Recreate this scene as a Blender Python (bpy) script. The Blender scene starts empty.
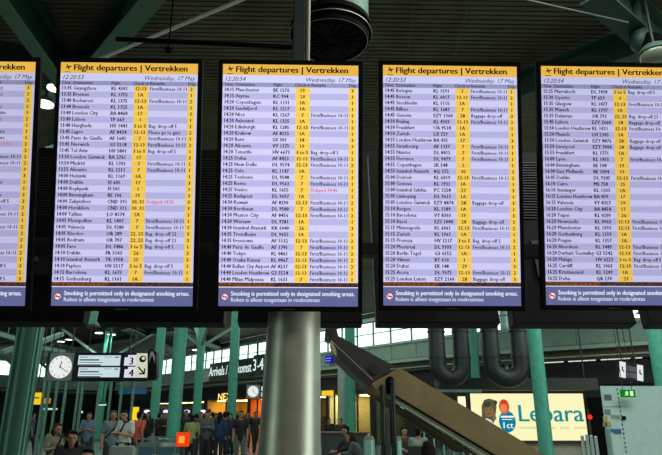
import bpy, bmesh, math, random
from mathutils import Vector, Matrix
random.seed(7)
R = math.radians
sc = bpy.context.scene
COL = sc.collection
def lin(c):
    return tuple((v/255/12.92 if v/255 <= .04045 else ((v/255+.055)/1.055)**2.4) for v in c)
# ------------------------------------------------------------------ camera, world, light, exposure
F, PITCH, YAW, EYE, ROLL = 590.0, R(17.7), R(1.35), 1.6, R(0)
cd = bpy.data.cameras.new('camera'); cam = bpy.data.objects.new('camera', cd); COL.objects.link(cam)
cam.location = (0, 0, EYE)
cam.rotation_euler = (Matrix.Rotation(-YAW, 3, 'Z') @ Matrix.Rotation(R(90)+PITCH, 3, 'X') @ Matrix.Rotation(-ROLL, 3, 'Z')).to_euler()
cd.sensor_width = 36; cd.lens = F*36/662; cd.clip_end = 500
sc.camera = cam
sc.view_settings.view_transform = 'Standard'; sc.view_settings.look = 'None'
sc.view_settings.exposure = 0; sc.view_settings.gamma = 1; sc.view_settings.use_curve_mapping = False
W = bpy.data.worlds.new('world'); sc.world = W; W.use_nodes = True
wb = W.node_tree.nodes['Background']; wb.inputs[0].default_value = (*lin((232, 246, 246)), 1); wb.inputs[1].default_value = 2.6
def area(name, loc, size, power, rot=(0, 0, 0), col=(1, 1, 1), sy=None):
    l = bpy.data.lights.new(name, 'AREA'); l.energy = power; l.color = col; l.size = size
    if sy: l.shape = 'RECTANGLE'; l.size_y = sy
    o = bpy.data.objects.new(name, l); COL.objects.link(o); o.location = loc; o.rotation_euler = rot
    return o
area('hall_light', (-6, 33, 7.2), 24, 1500, col=(.84, 1, .94), sy=20)  # bare area lights added to fill the hall, no lamp bodies
area('hall_light', (-2, 15, 7.2), 16, 650, col=(.84, 1, .94), sy=8)
area('hall_light', (12, 17, 7.2), 10, 800, col=(.84, 1, .94), sy=8)
area('hall_light', (0, -5, 7.0), 10, 220, col=(1, .93, .8), sy=6)
area('hall_light', (5, 4, 7.3), 8, 700, col=(.9, 1, .93), sy=4)  # added to brighten the kiosk front and the escalator side
area('window_daylight', (-37, -11.7, 3.5), 22, 1300, rot=(R(90), 0, 0), col=(.8, 1, .92), sy=5)  # area lights added inside the made-up windows behind the viewer
area('window_daylight', (30.7, -4.5, 3.5), 13, 1500, rot=(R(90), 0, R(90)), col=(1, 1, .93), sy=5)  # added at the side for the pillar's right streak and the kiosk
# ------------------------------------------------------------------ projection helpers (pixel at a real depth -> point)
FW = Vector((math.sin(YAW)*math.cos(PITCH), math.cos(YAW)*math.cos(PITCH), math.sin(PITCH)))
RT = Vector((math.cos(YAW), -math.sin(YAW), 0)); UP = RT.cross(FW)
RT, UP = RT*math.cos(ROLL)-UP*math.sin(ROLL), UP*math.cos(ROLL)+RT*math.sin(ROLL)
CAM = Vector((0, 0, EYE))
def ray(px, py): return FW + RT*((px-331)/F) + UP*((227.5-py)/F)
def at(px, py, Y):
    d = ray(px, py); return CAM + d*(Y/d.y)
def atz(px, py, Z):
    d = ray(px, py); return CAM + d*((Z-EYE)/d.z)
# ------------------------------------------------------------------ materials
MATS = {}
def mat(name, col, rough=.55, metal=0, var=.12, scale=6, bump=0, spec=.5):
    if name in MATS: return MATS[name]
    m = bpy.data.materials.new(name); m.use_nodes = True; nt = m.node_tree; b = nt.nodes['Principled BSDF']
    c = lin(col)
    tc = nt.nodes.new('ShaderNodeTexCoord'); n = nt.nodes.new('ShaderNodeTexNoise'); n.inputs['Scale'].default_value = scale; n.inputs['Detail'].default_value = 4
    nt.links.new(tc.outputs['Object'], n.inputs['Vector'])
    r = nt.nodes.new('ShaderNodeValToRGB')
    r.color_ramp.elements[0].color = (*[v*(1-var) for v in c], 1); r.color_ramp.elements[1].color = (*[min(1, v*(1+var)) for v in c], 1)
    r.color_ramp.elements[0].position = .3; r.color_ramp.elements[1].position = .7
    nt.links.new(n.outputs['Fac'], r.inputs['Fac']); nt.links.new(r.outputs['Color'], b.inputs['Base Color'])
    b.inputs['Roughness'].default_value = rough; b.inputs['Metallic'].default_value = metal; b.inputs['Specular IOR Level'].default_value = spec
    if bump:
        bp = nt.nodes.new('ShaderNodeBump'); bp.inputs['Strength'].default_value = bump; bp.inputs['Distance'].default_value = .01
        nt.links.new(n.outputs['Fac'], bp.inputs['Height']); nt.links.new(bp.outputs['Normal'], b.inputs['Normal'])
    MATS[name] = m; return m
def glow(name, col, s=1.0, noise=None):
    if name in MATS: return MATS[name]
    m = bpy.data.materials.new(name); m.use_nodes = True; nt = m.node_tree
    for n in list(nt.nodes): nt.nodes.remove(n)
    o = nt.nodes.new('ShaderNodeOutputMaterial'); e = nt.nodes.new('ShaderNodeEmission'); nt.links.new(e.outputs[0], o.inputs[0])
    e.inputs[0].default_value = (*lin(col), 1); e.inputs[1].default_value = s
    if noise:
        tc = nt.nodes.new('ShaderNodeTexCoord'); n = nt.nodes.new('ShaderNodeTexNoise'); n.inputs['Scale'].default_value = noise[1]
        r = nt.nodes.new('ShaderNodeValToRGB'); r.color_ramp.elements[0].color = (*lin(col), 1); r.color_ramp.elements[1].color = (*lin(noise[0]), 1)
        r.color_ramp.elements[0].position = .35; r.color_ramp.elements[1].position = .65
        nt.links.new(tc.outputs['Object'], n.inputs['Vector']); nt.links.new(n.outputs['Fac'], r.inputs['Fac']); nt.links.new(r.outputs[0], e.inputs[0])
    MATS[name] = m; return m
def glassmat(k='glass', gl=.07):
    if k in MATS: return MATS[k]
    m = bpy.data.materials.new(k); m.use_nodes = True; nt = m.node_tree
    for n in list(nt.nodes): nt.nodes.remove(n)
    o = nt.nodes.new('ShaderNodeOutputMaterial'); t = nt.nodes.new('ShaderNodeBsdfTransparent'); g = nt.nodes.new('ShaderNodeBsdfGlossy'); x = nt.nodes.new('ShaderNodeMixShader')
    t.inputs[0].default_value = (.86, .95, .91, 1); g.inputs['Roughness'].default_value = .05; x.inputs[0].default_value = gl
    nt.links.new(t.outputs[0], x.inputs[1]); nt.links.new(g.outputs[0], x.inputs[2]); nt.links.new(x.outputs[0], o.inputs[0])
    MATS[k] = m; return m
black = mat('black_plastic', (9, 9, 9), .6, spec=.15)
matte_black = mat('matte_black', (9, 9, 9), .9, spec=.08)
teal = mat('teal_paint', (70, 150, 128), .4, spec=.4)
teal_dark = mat('dark_teal_paint', (38, 72, 58), .5)
pale_teal = mat('pale_teal_paint', (120, 160, 148), .5)
steel = mat('brushed_steel', (190, 194, 178), .44, .85, var=.1, scale=9, bump=.06)
silver = mat('silver_metal', (190, 196, 194), .4, .35)
white = mat('white_paint', (225, 228, 222), .5)
dark = mat('dark_metal', (34, 34, 32), .5)
# ------------------------------------------------------------------ mesh helpers
class MB:
    def __init__(s): s.bm = bmesh.new(); s.mi = 0
    def _tag(s, n0):
        s.bm.faces.ensure_lookup_table()
        for f in s.bm.faces[n0:]: f.material_index = s.mi
        return s
    def box(s, c, d, rot=None):
        n = len(s.bm.faces); M = Matrix.Translation(Vector(c)) @ (rot.to_4x4() if rot else Matrix()) @ Matrix.Diagonal((*d, 1))
        bmesh.ops.create_cube(s.bm, size=1, matrix=M); return s._tag(n)
    def span(s, a, b):
        a, b = Vector(a), Vector(b); return s.box((a+b)/2, [abs(v) for v in (b-a)])
    def tube(s, a, b, r, r2=None, seg=16, caps=True):
        a, b = Vector(a), Vector(b); n = len(s.bm.faces); d = b-a
        M = Matrix.Translation((a+b)/2) @ d.to_track_quat('Z', 'Y').to_matrix().to_4x4()
        bmesh.ops.create_cone(s.bm, cap_ends=caps, segments=seg, radius1=r, radius2=r if r2 is None else r2, depth=d.length, matrix=M); return s._tag(n)
    def ball(s, c, r, seg=16):
        n = len(s.bm.faces); rr = r if isinstance(r, (tuple, list)) else (r, r, r)
        bmesh.ops.create_uvsphere(s.bm, u_segments=seg, v_segments=max(6, seg*2//3), radius=1, matrix=Matrix.Translation(Vector(c)) @ Matrix.Diagonal((*rr, 1))); return s._tag(n)
    def prism(s, pts, ext):
        n = len(s.bm.faces); ext = Vector(ext)
        a = [s.bm.verts.new(Vector(p)) for p in pts]; b = [s.bm.verts.new(Vector(p)+ext) for p in pts]; k = len(a)
        s.bm.faces.new(a); s.bm.faces.new(b[::-1])
        for i in range(k): s.bm.faces.new((a[i], b[i], b[(i+1) % k], a[(i+1) % k]))
        return s._tag(n)
    def poly(s, pts):
        n = len(s.bm.faces); s.bm.faces.new([s.bm.verts.new(Vector(p)) for p in pts]); return s._tag(n)
    def bar(s, a, b, w, h):
        a, b = Vector(a), Vector(b); d = b-a
        return s.box((a+b)/2, (w, h, d.length), d.to_track_quat('Z', 'Y').to_matrix())
    def sweep(s, pts, r, seg=14):
        n = len(s.bm.faces); pts = [Vector(p) for p in pts]; rings = []
        ref = Vector((0, 1, 0))
        for i, p in enumerate(pts):
            t = (pts[min(i+1, len(pts)-1)]-pts[max(i-1, 0)]).normalized(); u = t.cross(ref)
            if u.length < 1e-3: u = t.cross(Vector((1, 0, 0)))
            u.normalize(); v = t.cross(u)
            rings.append([s.bm.verts.new(p+u*(r*math.cos(2*math.pi*k/seg))+v*(r*math.sin(2*math.pi*k/seg))) for k in range(seg)])
        for q in range(len(rings)-1):
            for k in range(seg): s.bm.faces.new((rings[q][k], rings[q][(k+1) % seg], rings[q+1][(k+1) % seg], rings[q+1][k]))
        s.bm.faces.new(rings[0][::-1]); s.bm.faces.new(rings[-1]); return s._tag(n)
    def build(s, name, mats, parent=None, smooth=False, bevel=0, label=None):
        if bevel: bmesh.ops.bevel(s.bm, geom=list(s.bm.edges), offset=bevel, segments=2, affect='EDGES', clamp_overlap=True)
        bmesh.ops.recalc_face_normals(s.bm, faces=s.bm.faces)
        me = bpy.data.meshes.new(name); s.bm.to_mesh(me); s.bm.free()
        for m in (mats if isinstance(mats, (list, tuple)) else [mats]): me.materials.append(m)
        if smooth:
            me.shade_smooth()
            if smooth != 'all': me.set_sharp_from_angle(angle=R(40))
        o = bpy.data.objects.new(name, me); COL.objects.link(o)
        if parent: o.parent = parent
        if label: o['label'] = label
        return o
def tag(o, label, cat, group=None, kind=None):
    if label: o['label'] = label
    if cat: o['category'] = cat
    if group: o['group'] = group
    if kind: o['kind'] = kind
    return o
def thing(name, label, cat, loc=(0, 0, 0), rz=0, group=None, rx=0):
    o = bpy.data.objects.new(name, None); COL.objects.link(o); o.location = loc; o.rotation_euler = (rx, 0, rz); o.empty_display_size = .1
    return tag(o, label, cat, group)
def struct(o): o['kind'] = 'structure'; return o
def copy_tree(o, parent=None):
    c = o.copy(); COL.objects.link(c)
    if parent: c.parent = parent
    for ch in list(o.children): copy_tree(ch, c)
    return c
# text as mesh, appended to an MB in a plane: o + u*x + v*y
def text(mb, s, o, u, v, size, mi=0, align='LEFT', fit=None, shear=0, bold=0, sx=1, res=2, mx=None):
    cu = bpy.data.curves.new('t', 'FONT'); cu.body = s; cu.size = size; cu.shear = shear; cu.resolution_u = res; cu.fill_mode = 'FRONT'
    ob = bpy.data.objects.new('t', cu); me = ob.to_mesh()
    if len(me.vertices):
        xs = [q.co.x for q in me.vertices]; x0, x1 = min(xs), max(xs)
        k = sx if fit is None else fit/max(x1-x0, 1e-6)
        off = {'LEFT': -x0*k if fit else 0, 'CENTER': -(x0+x1)/2*k, 'RIGHT': -x1*k}[align]
        if mx: k = min(k, mx/(x1-x0))
        o, u, v = Vector(o), Vector(u), Vector(v)
        for g in ((0,) if bold <= 0 else (-1, 0, 1) if bold > .03 else (-1, 1)):     # heavier strokes: the glyphs are set again a hair to the side
            e = u*(g*bold*size)+v*(abs(g)*bold*size*.35)
            vs = [mb.bm.verts.new(o+u*(q.co.x*k+off)+v*q.co.y+e) for q in me.vertices]
            for p in me.polygons:
                try: f = mb.bm.faces.new([vs[i] for i in p.vertices]); f.material_index = mi
                except ValueError: pass
    ob.to_mesh_clear(); bpy.data.objects.remove(ob); bpy.data.curves.remove(cu)

# ================================================================== THE SETTING
CEIL = 7.5
C0 = Vector((-24, 73, 0)); C1 = Vector((7.1, 30, 0)); C2 = Vector((30, 11.4, 0)); CL = Vector((-48, 40, 0))
floor_m = mat('polished_floor', (120, 124, 116), .18, var=.15, scale=.8)
m = MB(); m.span((-50, -12, -.2), (32, 80, 0)); struct(m.build('floor', floor_m))
PLAN = [(-50, -12), (31.2, -12), (31.2, 10.4), (7.1, 30), (-24, 73), (-50, 37.3)]
def xspan(y):
    xs = []
    for (xa, ya), (xb, yb) in zip(PLAN, PLAN[1:]+PLAN[:1]):
        if (ya <= y) != (yb <= y): xs.append(xa+(xb-xa)*(y-ya)/(yb-ya))
    return (min(xs), max(xs)) if len(xs) > 1 else None
m = MB(); m.mi = 0; m.prism([(x, y, CEIL+.08) for x, y in PLAN], (0, 0, .12)); m.mi = 1
y = -11.9
while y < 72.5:
    q = xspan(y+.05)
    if q: m.span((q[0], y, CEIL), (q[1], y+.08, CEIL+.05))
    y += .108
struct(m.build('ceiling', [mat('ceiling_void', (12, 12, 9), .95, spec=.05), mat('ceiling_slat', (82, 79, 57), .55, var=.35, scale=1.3)]))
wallm = mat('hall_wall_dark', (44, 50, 46), .7)
m = MB(); m.span((-50, -12.2, 0), (32, -12, 1)); m.span((-50, -12.2, 6), (32, -12, CEIL))
for a, b in ((-50, -48), (-26, 32)): m.span((a, -12.2, 1), (b, -12, 6))
struct(m.build('wall_back', wallm))
m = MB(); m.span((-50.2, -12, 0), (-50, 42, CEIL)); struct(m.build('wall_left', wallm))
m = MB(); m.span((31, -12, 0), (31.2, 12, 1)); m.span((31, -12, 6), (31.2, 12, CEIL)); m.span((31, -12, 1), (31.2, -11, 6)); m.span((31, 2, 1), (31.2, 12, 6)); struct(m.build('wall_right', wallm))
fascia_m = mat('fascia_panel', (128, 152, 136), .5, var=.1, scale=3)
ledge_m = mat('fascia_ledge', (150, 172, 156), .45)
soffit_m = mat('brown_soffit', (96, 84, 62), .6)
class Wall:                                            # facade frame: u along, n into the hall
    def __init__(s, a, b):
        s.a = a; s.L = (b-a).length; s.u = (b-a).normalized(); s.n = Vector((s.u.y, -s.u.x, 0)); s.rot = Matrix((s.u, -s.n, Vector((0, 0, 1)))).transposed()
        if s.n.dot(CAM-a) < 0: s.n = -s.n
    def p(s, u, n, z): return s.a + s.u*u + s.n*n + Vector((0, 0, z))
    def box(s, mb, u0, u1, n0, n1, z0, z1): return mb.box(s.p((u0+u1)/2, (n0+n1)/2, (z0+z1)/2), (abs(u1-u0), abs(n1-n0), abs(z1-z0)), s.rot)
    def hit(s, px, py, off=0):                          # u, z where a pixel's ray meets the facade plane
        d = ray(px, py); a = s.a + s.n*off; t = (a-CAM).dot(s.n)/d.dot(s.n); q = CAM+d*t; return (q-s.a).dot(s.u), q.z
WL, WF, WR = Wall(CL, C0), Wall(C0, C1), Wall(C1, C2)
nwin = 2
for k, (o_, u_, ln) in enumerate(((Vector((-48, -12.1, 0)), Vector((1, 0, 0)), 22), (Vector((31.1, -11, 0)), Vector((0, 1, 0)), 13))):       # made-up windows behind the viewer, added to light fronts and streak the pillar
    v_ = Vector((-u_.y, u_.x, 0)); rt_ = Matrix((u_, v_, Vector((0, 0, 1)))).transposed()
    def bx(m, u0, u1, t_, z0, z1): m.box(o_+u_*((u0+u1)/2)+Vector((0, 0, (z0+z1)/2)), (u1-u0, t_, z1-z0), rt_)
    m = MB()
    for i in range(8): x = .04+(ln-.08)*i/7; bx(m, x-.04, x+.04, .12, 1, 6)
    for z in (1.04, 3.5, 5.96): bx(m, 0, ln, .1, z-.04, z+.04)
    f = struct(m.build('window_%d' % (k+1), mat('window_frame', (90, 104, 98), .5)))
    m = MB(); bx(m, 0, ln, .006, 1, 6); m.build('pane', glassmat(), f)
def facade(w, side, opening):
    global nwin
    m = MB()
    m.mi = 0; w.box(m, 0, w.L, -.3, 0, 4.55, 5.5)
    k = 0.0
    while k < w.L:                                      # fascia panels with joints
        w.box(m, k+.02, min(k+1.9, w.L), 0, .04, 4.62, 5.42); k += 1.93
    m.mi = 1; w.box(m, 0, w.L, -.5, .25, 4.4, 4.55); w.box(m, 0, w.L, 0, .12, 5.42, 5.55)
    m.mi = 0; w.box(m, 0, w.L, -.3, 0, 6.98, CEIL); m.mi = 1; w.box(m, 0, w.L, 0, .1, 6.98, 7.06)
    m.mi = 2; w.box(m, 0, w.L, -.5, -.2, 3.95, 4.4)
    m.mi = 1; w.box(m, 0, w.L, -.2, -.05, 4.08, 4.14)
    m.mi = 3; w.box(m, 0, w.L, -.8, -.4, 2.9, 3.95)
    w.box(m, 0, w.L, -.8, -.5, 3.9, 4.45)
    u = 0
    for a, b in opening+[(w.L, w.L)]:
        if a-u > .05: w.box(m, u, a, -.8, -.5, 0, 2.9)
        u = b
    struct(m.build('wall_'+side, [fascia_m, ledge_m, soffit_m, mat('facade_dark', (26, 28, 27), .8)]))
    # clerestory windows: frames and panes
    k, W_ = 0.0, 6.0
    while k < w.L-.1:
        nwin += 1; e = min(k+W_, w.L); m = MB()
        nb = max(1, round((e-k)/1.5))
        for i in range(nb+1):
            x = k+(e-k)*i/nb; w.box(m, max(k, x-.025), min(e, x+.025), -.2, -.08, 5.5, 6.98)
        for z in (5.55, 6.27, 6.96): w.box(m, k, e, -.19, -.1, z-.022, z+.022)
        f = struct(m.build('window_%d' % nwin, mat('window_frame', (90, 104, 98), .5)))
        m = MB(); w.box(m, k, e, -.15, -.145, 5.5, 6.98); m.build('pane', glassmat(), f)
        k = e
shops = []                                              # px ranges on the front facade -> u ranges
def rng(w, a, b): return (w.hit(a, 400)[0], w.hit(b, 400)[0])
open_px = [(146, 199), (201, 242), (243.5, 259), (276, 320), (321, 334), (337, 364), (367, 398)]
op = [rng(WF, *q) for q in open_px]
facade(WF, 'front', op); facade(WR, 'front_right', []); facade(WL, 'front_left', [])
m = MB(); m.tube((C0.x-.3, C0.y+.5, 0), (C0.x-.3, C0.y+.5, 5.5), .9); m.tube((C1.x+.3, C1.y+.3, 0), (C1.x+.3, C1.y+.3, 5.5), .5); struct(m.build('trim_1', mat('facade_dark', (26, 28, 27), .8)))
# ---- shops behind the front facade
def shop(i, u0, u1, wallc, power, lightc, label, goods):
    m = MB(); w = WF; z1 = 2.9; dp = 4
    t = thing('shopfront', label, 'shop', w.p((u0+u1)/2, -.6, 0), group=None)
    inv = Matrix.Translation(-Vector(t.location))
    def put(mb, name, mats, lab=None):
        mb.bm.transform(inv); return mb.build(name, mats, t, label=lab)
    w.box(m, u0, u1, -dp-.1, -dp, 0, z1); w.box(m, u0, u0+.06, -dp, -.55, 0, z1); w.box(m, u1-.06, u1, -dp, -.55, 0, z1); w.box(m, u0, u1, -dp, -.55, z1-.06, z1)
    put(m, 'interior', mat('shop_wall_%d' % i, wallc, .7))
    m = MB(); n = max(1, int((u1-u0)/2.2))
    for k in range(n):
        c = u0+(k+.5)*(u1-u0)/n; w.box(m, c-.5, c+.5, -2.6, -1.2, z1-.12, z1-.07)
    put(m, 'light_panel', glow('shop_light_%d' % i, lightc, power))
    rnd = random.Random(i)
    for k in range(goods):
        m = MB(); c = u0+(k+.5)*(u1-u0)/goods; h = rnd.uniform(1.2, 2.2); hw = (u1-u0)/goods*.36; n0 = -rnd.uniform(1.8, 3.2)
        m.mi = 0; w.box(m, c-hw, c-hw+.05, n0-.5, n0, 0, h); w.box(m, c+hw-.05, c+hw, n0-.5, n0, 0, h)
        for q in range(3): w.box(m, c-hw, c+hw, n0-.5, n0, h*(q+1)/3-.04, h*(q+1)/3)
        m.mi = 1; w.box(m, c-hw*.8, c+hw*.8, n0-.4, n0-.05, .1, h/3-.08); w.box(m, c-hw*.7, c+hw*.6, n0-.4, n0-.05, h/3+.01, h*2/3-.1)
        put(m, 'display_shelf', [mat('shop_shelf', (120, 90, 60)), mat('goods_%d' % (k % 4), [(150, 70, 40), (60, 60, 70), (190, 160, 110), (120, 40, 36)][k % 4])])
    for c in (u0+.05, (u0+u1)/2, u1-.05):
        m = MB(); w.box(m, c-.04, c+.04, -.62, -.52, 0, z1); put(m, 'window_post', dark)
    m = MB(); w.box(m, u0, u1, -.58, -.57, 0, z1); put(m, 'pane', glassmat())
    return t
shop(0, *op[0], (110, 96, 70), 5, (255, 220, 160), 'dim shopfront at far left of the arrivals facade behind the crowd', 7)
nx = shop(1, *op[1], (226, 176, 96), 12, (255, 205, 120), 'warm yellow lit clothes shop with glowing letters above its window', 6)
shop(2, *op[2], (230, 130, 60), 15, (255, 190, 110), 'bright orange lit shopfront just left of the wide steel pillar', 3)
shop(3, *op[3], (170, 140, 96), 8, (255, 220, 160), 'lit shopfront hidden mostly behind the wide steel pillar', 3)
shop(4, *op[4], (236, 220, 176), 12, (255, 236, 190), 'cream lit shopfront with tall shelves just right of the steel pillar', 3)
shop(5, *op[5], (226, 200, 140), 10, (255, 232, 180), 'cream lit shopfront behind the pale column right of the steel pillar', 4)
shop(6, *op[6], (120, 116, 84), 4, (230, 255, 210), 'dim greenish shopfront behind the escalator posts', 3)
# NEXT sign letters on the dark band
def wall_text(w, name, s, px0, px1, pytop, pybot, m_, label, cat, off=.06, board=None, bold=.02):
    u0, z0 = w.hit(px0, pybot, off); u1, _ = w.hit(px1, pybot, off); _, z1 = w.hit(px0, pytop, off)
    t = thing(name, label, cat, w.p((u0+u1)/2, off, z0))
    inv = Matrix.Translation(-Vector(t.location)); h = z1-z0
    m = MB()
    if board:
        w.box(m, u0-.05, u1+.05, -.36 if off < 0 else 0, off-.02, z0-.35, z1+.3); m.bm.transform(inv); m.build('board', board, t)
        m = MB()
    text(m, s, w.p(u0, off, z0), w.u, (0, 0, 1), h/.7, fit=u1-u0, bold=bold, res=3)
    m.bm.transform(inv); m.build('lettering', m_, t); return t
wall_text(WF, 'shop_sign', 'NEXT', 218, 235, 393.5, 400.5, glow('sign_warm', (255, 214, 120), 1.6), 'glowing warm yellow NEXT letters on the dark band over the clothes shop', 'sign', off=-.3)
wall_text(WF, 'direction_sign', 'Arrivals / Aankomst', 209, 251, 367.5, 376.5, glow('sign_white', (226, 246, 240), .95), 'dark green fascia sign reading Arrivals Aankomst in white', 'sign', off=.42, board=mat('sign_green', (28, 56, 48), .5))
wall_text(WF, 'gate_number_sign', '3-4', 253, 263, 359.5, 371, glow('sign_white', (226, 246, 240), .95), 'dark green fascia sign with large white 3-4 beside the steel pillar', 'sign', off=.42, board=mat('sign_green', (28, 56, 48), .5), bold=.03)
u, z = WF.hit(333, 359.5)
t = thing('blue_sign', 'small glowing blue sign on the fascia behind the dark escalator arm', 'sign', WF.p(u, .3, z))
m = MB(); m.box((0, 0, 0), (.72, .16, .42), WF.rot); m.build('light_box', glow('sign_blue', (24, 34, 150), .8), t)
m = MB(); o_ = WF.u*-.3+WF.n*.09
for k, (a, b, zz) in enumerate([(0, .16, .06), (.2, .34, .06), (.38, .58, .06), (0, .24, -.1), (.3, .55, -.1)]): m.box(o_+WF.u*((a+b)/2)+Vector((0, 0, zz)), (b-a, .02, .07), WF.rot)
m.build('mark', glow('sign_blue_mark', (110, 130, 255), 1), t)
u, z = WF.hit(325, 393)
t = thing('yellow_shop_sign', 'glowing yellow shop sign just right of the steel pillar', 'sign', WF.p(u, -.2, z))
m = MB(); m.box((0, 0, 0), (1.0, .2, .3), WF.rot); m.build('light_box', glow('sign_yellow', (250, 200, 50), 1), t)

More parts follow.
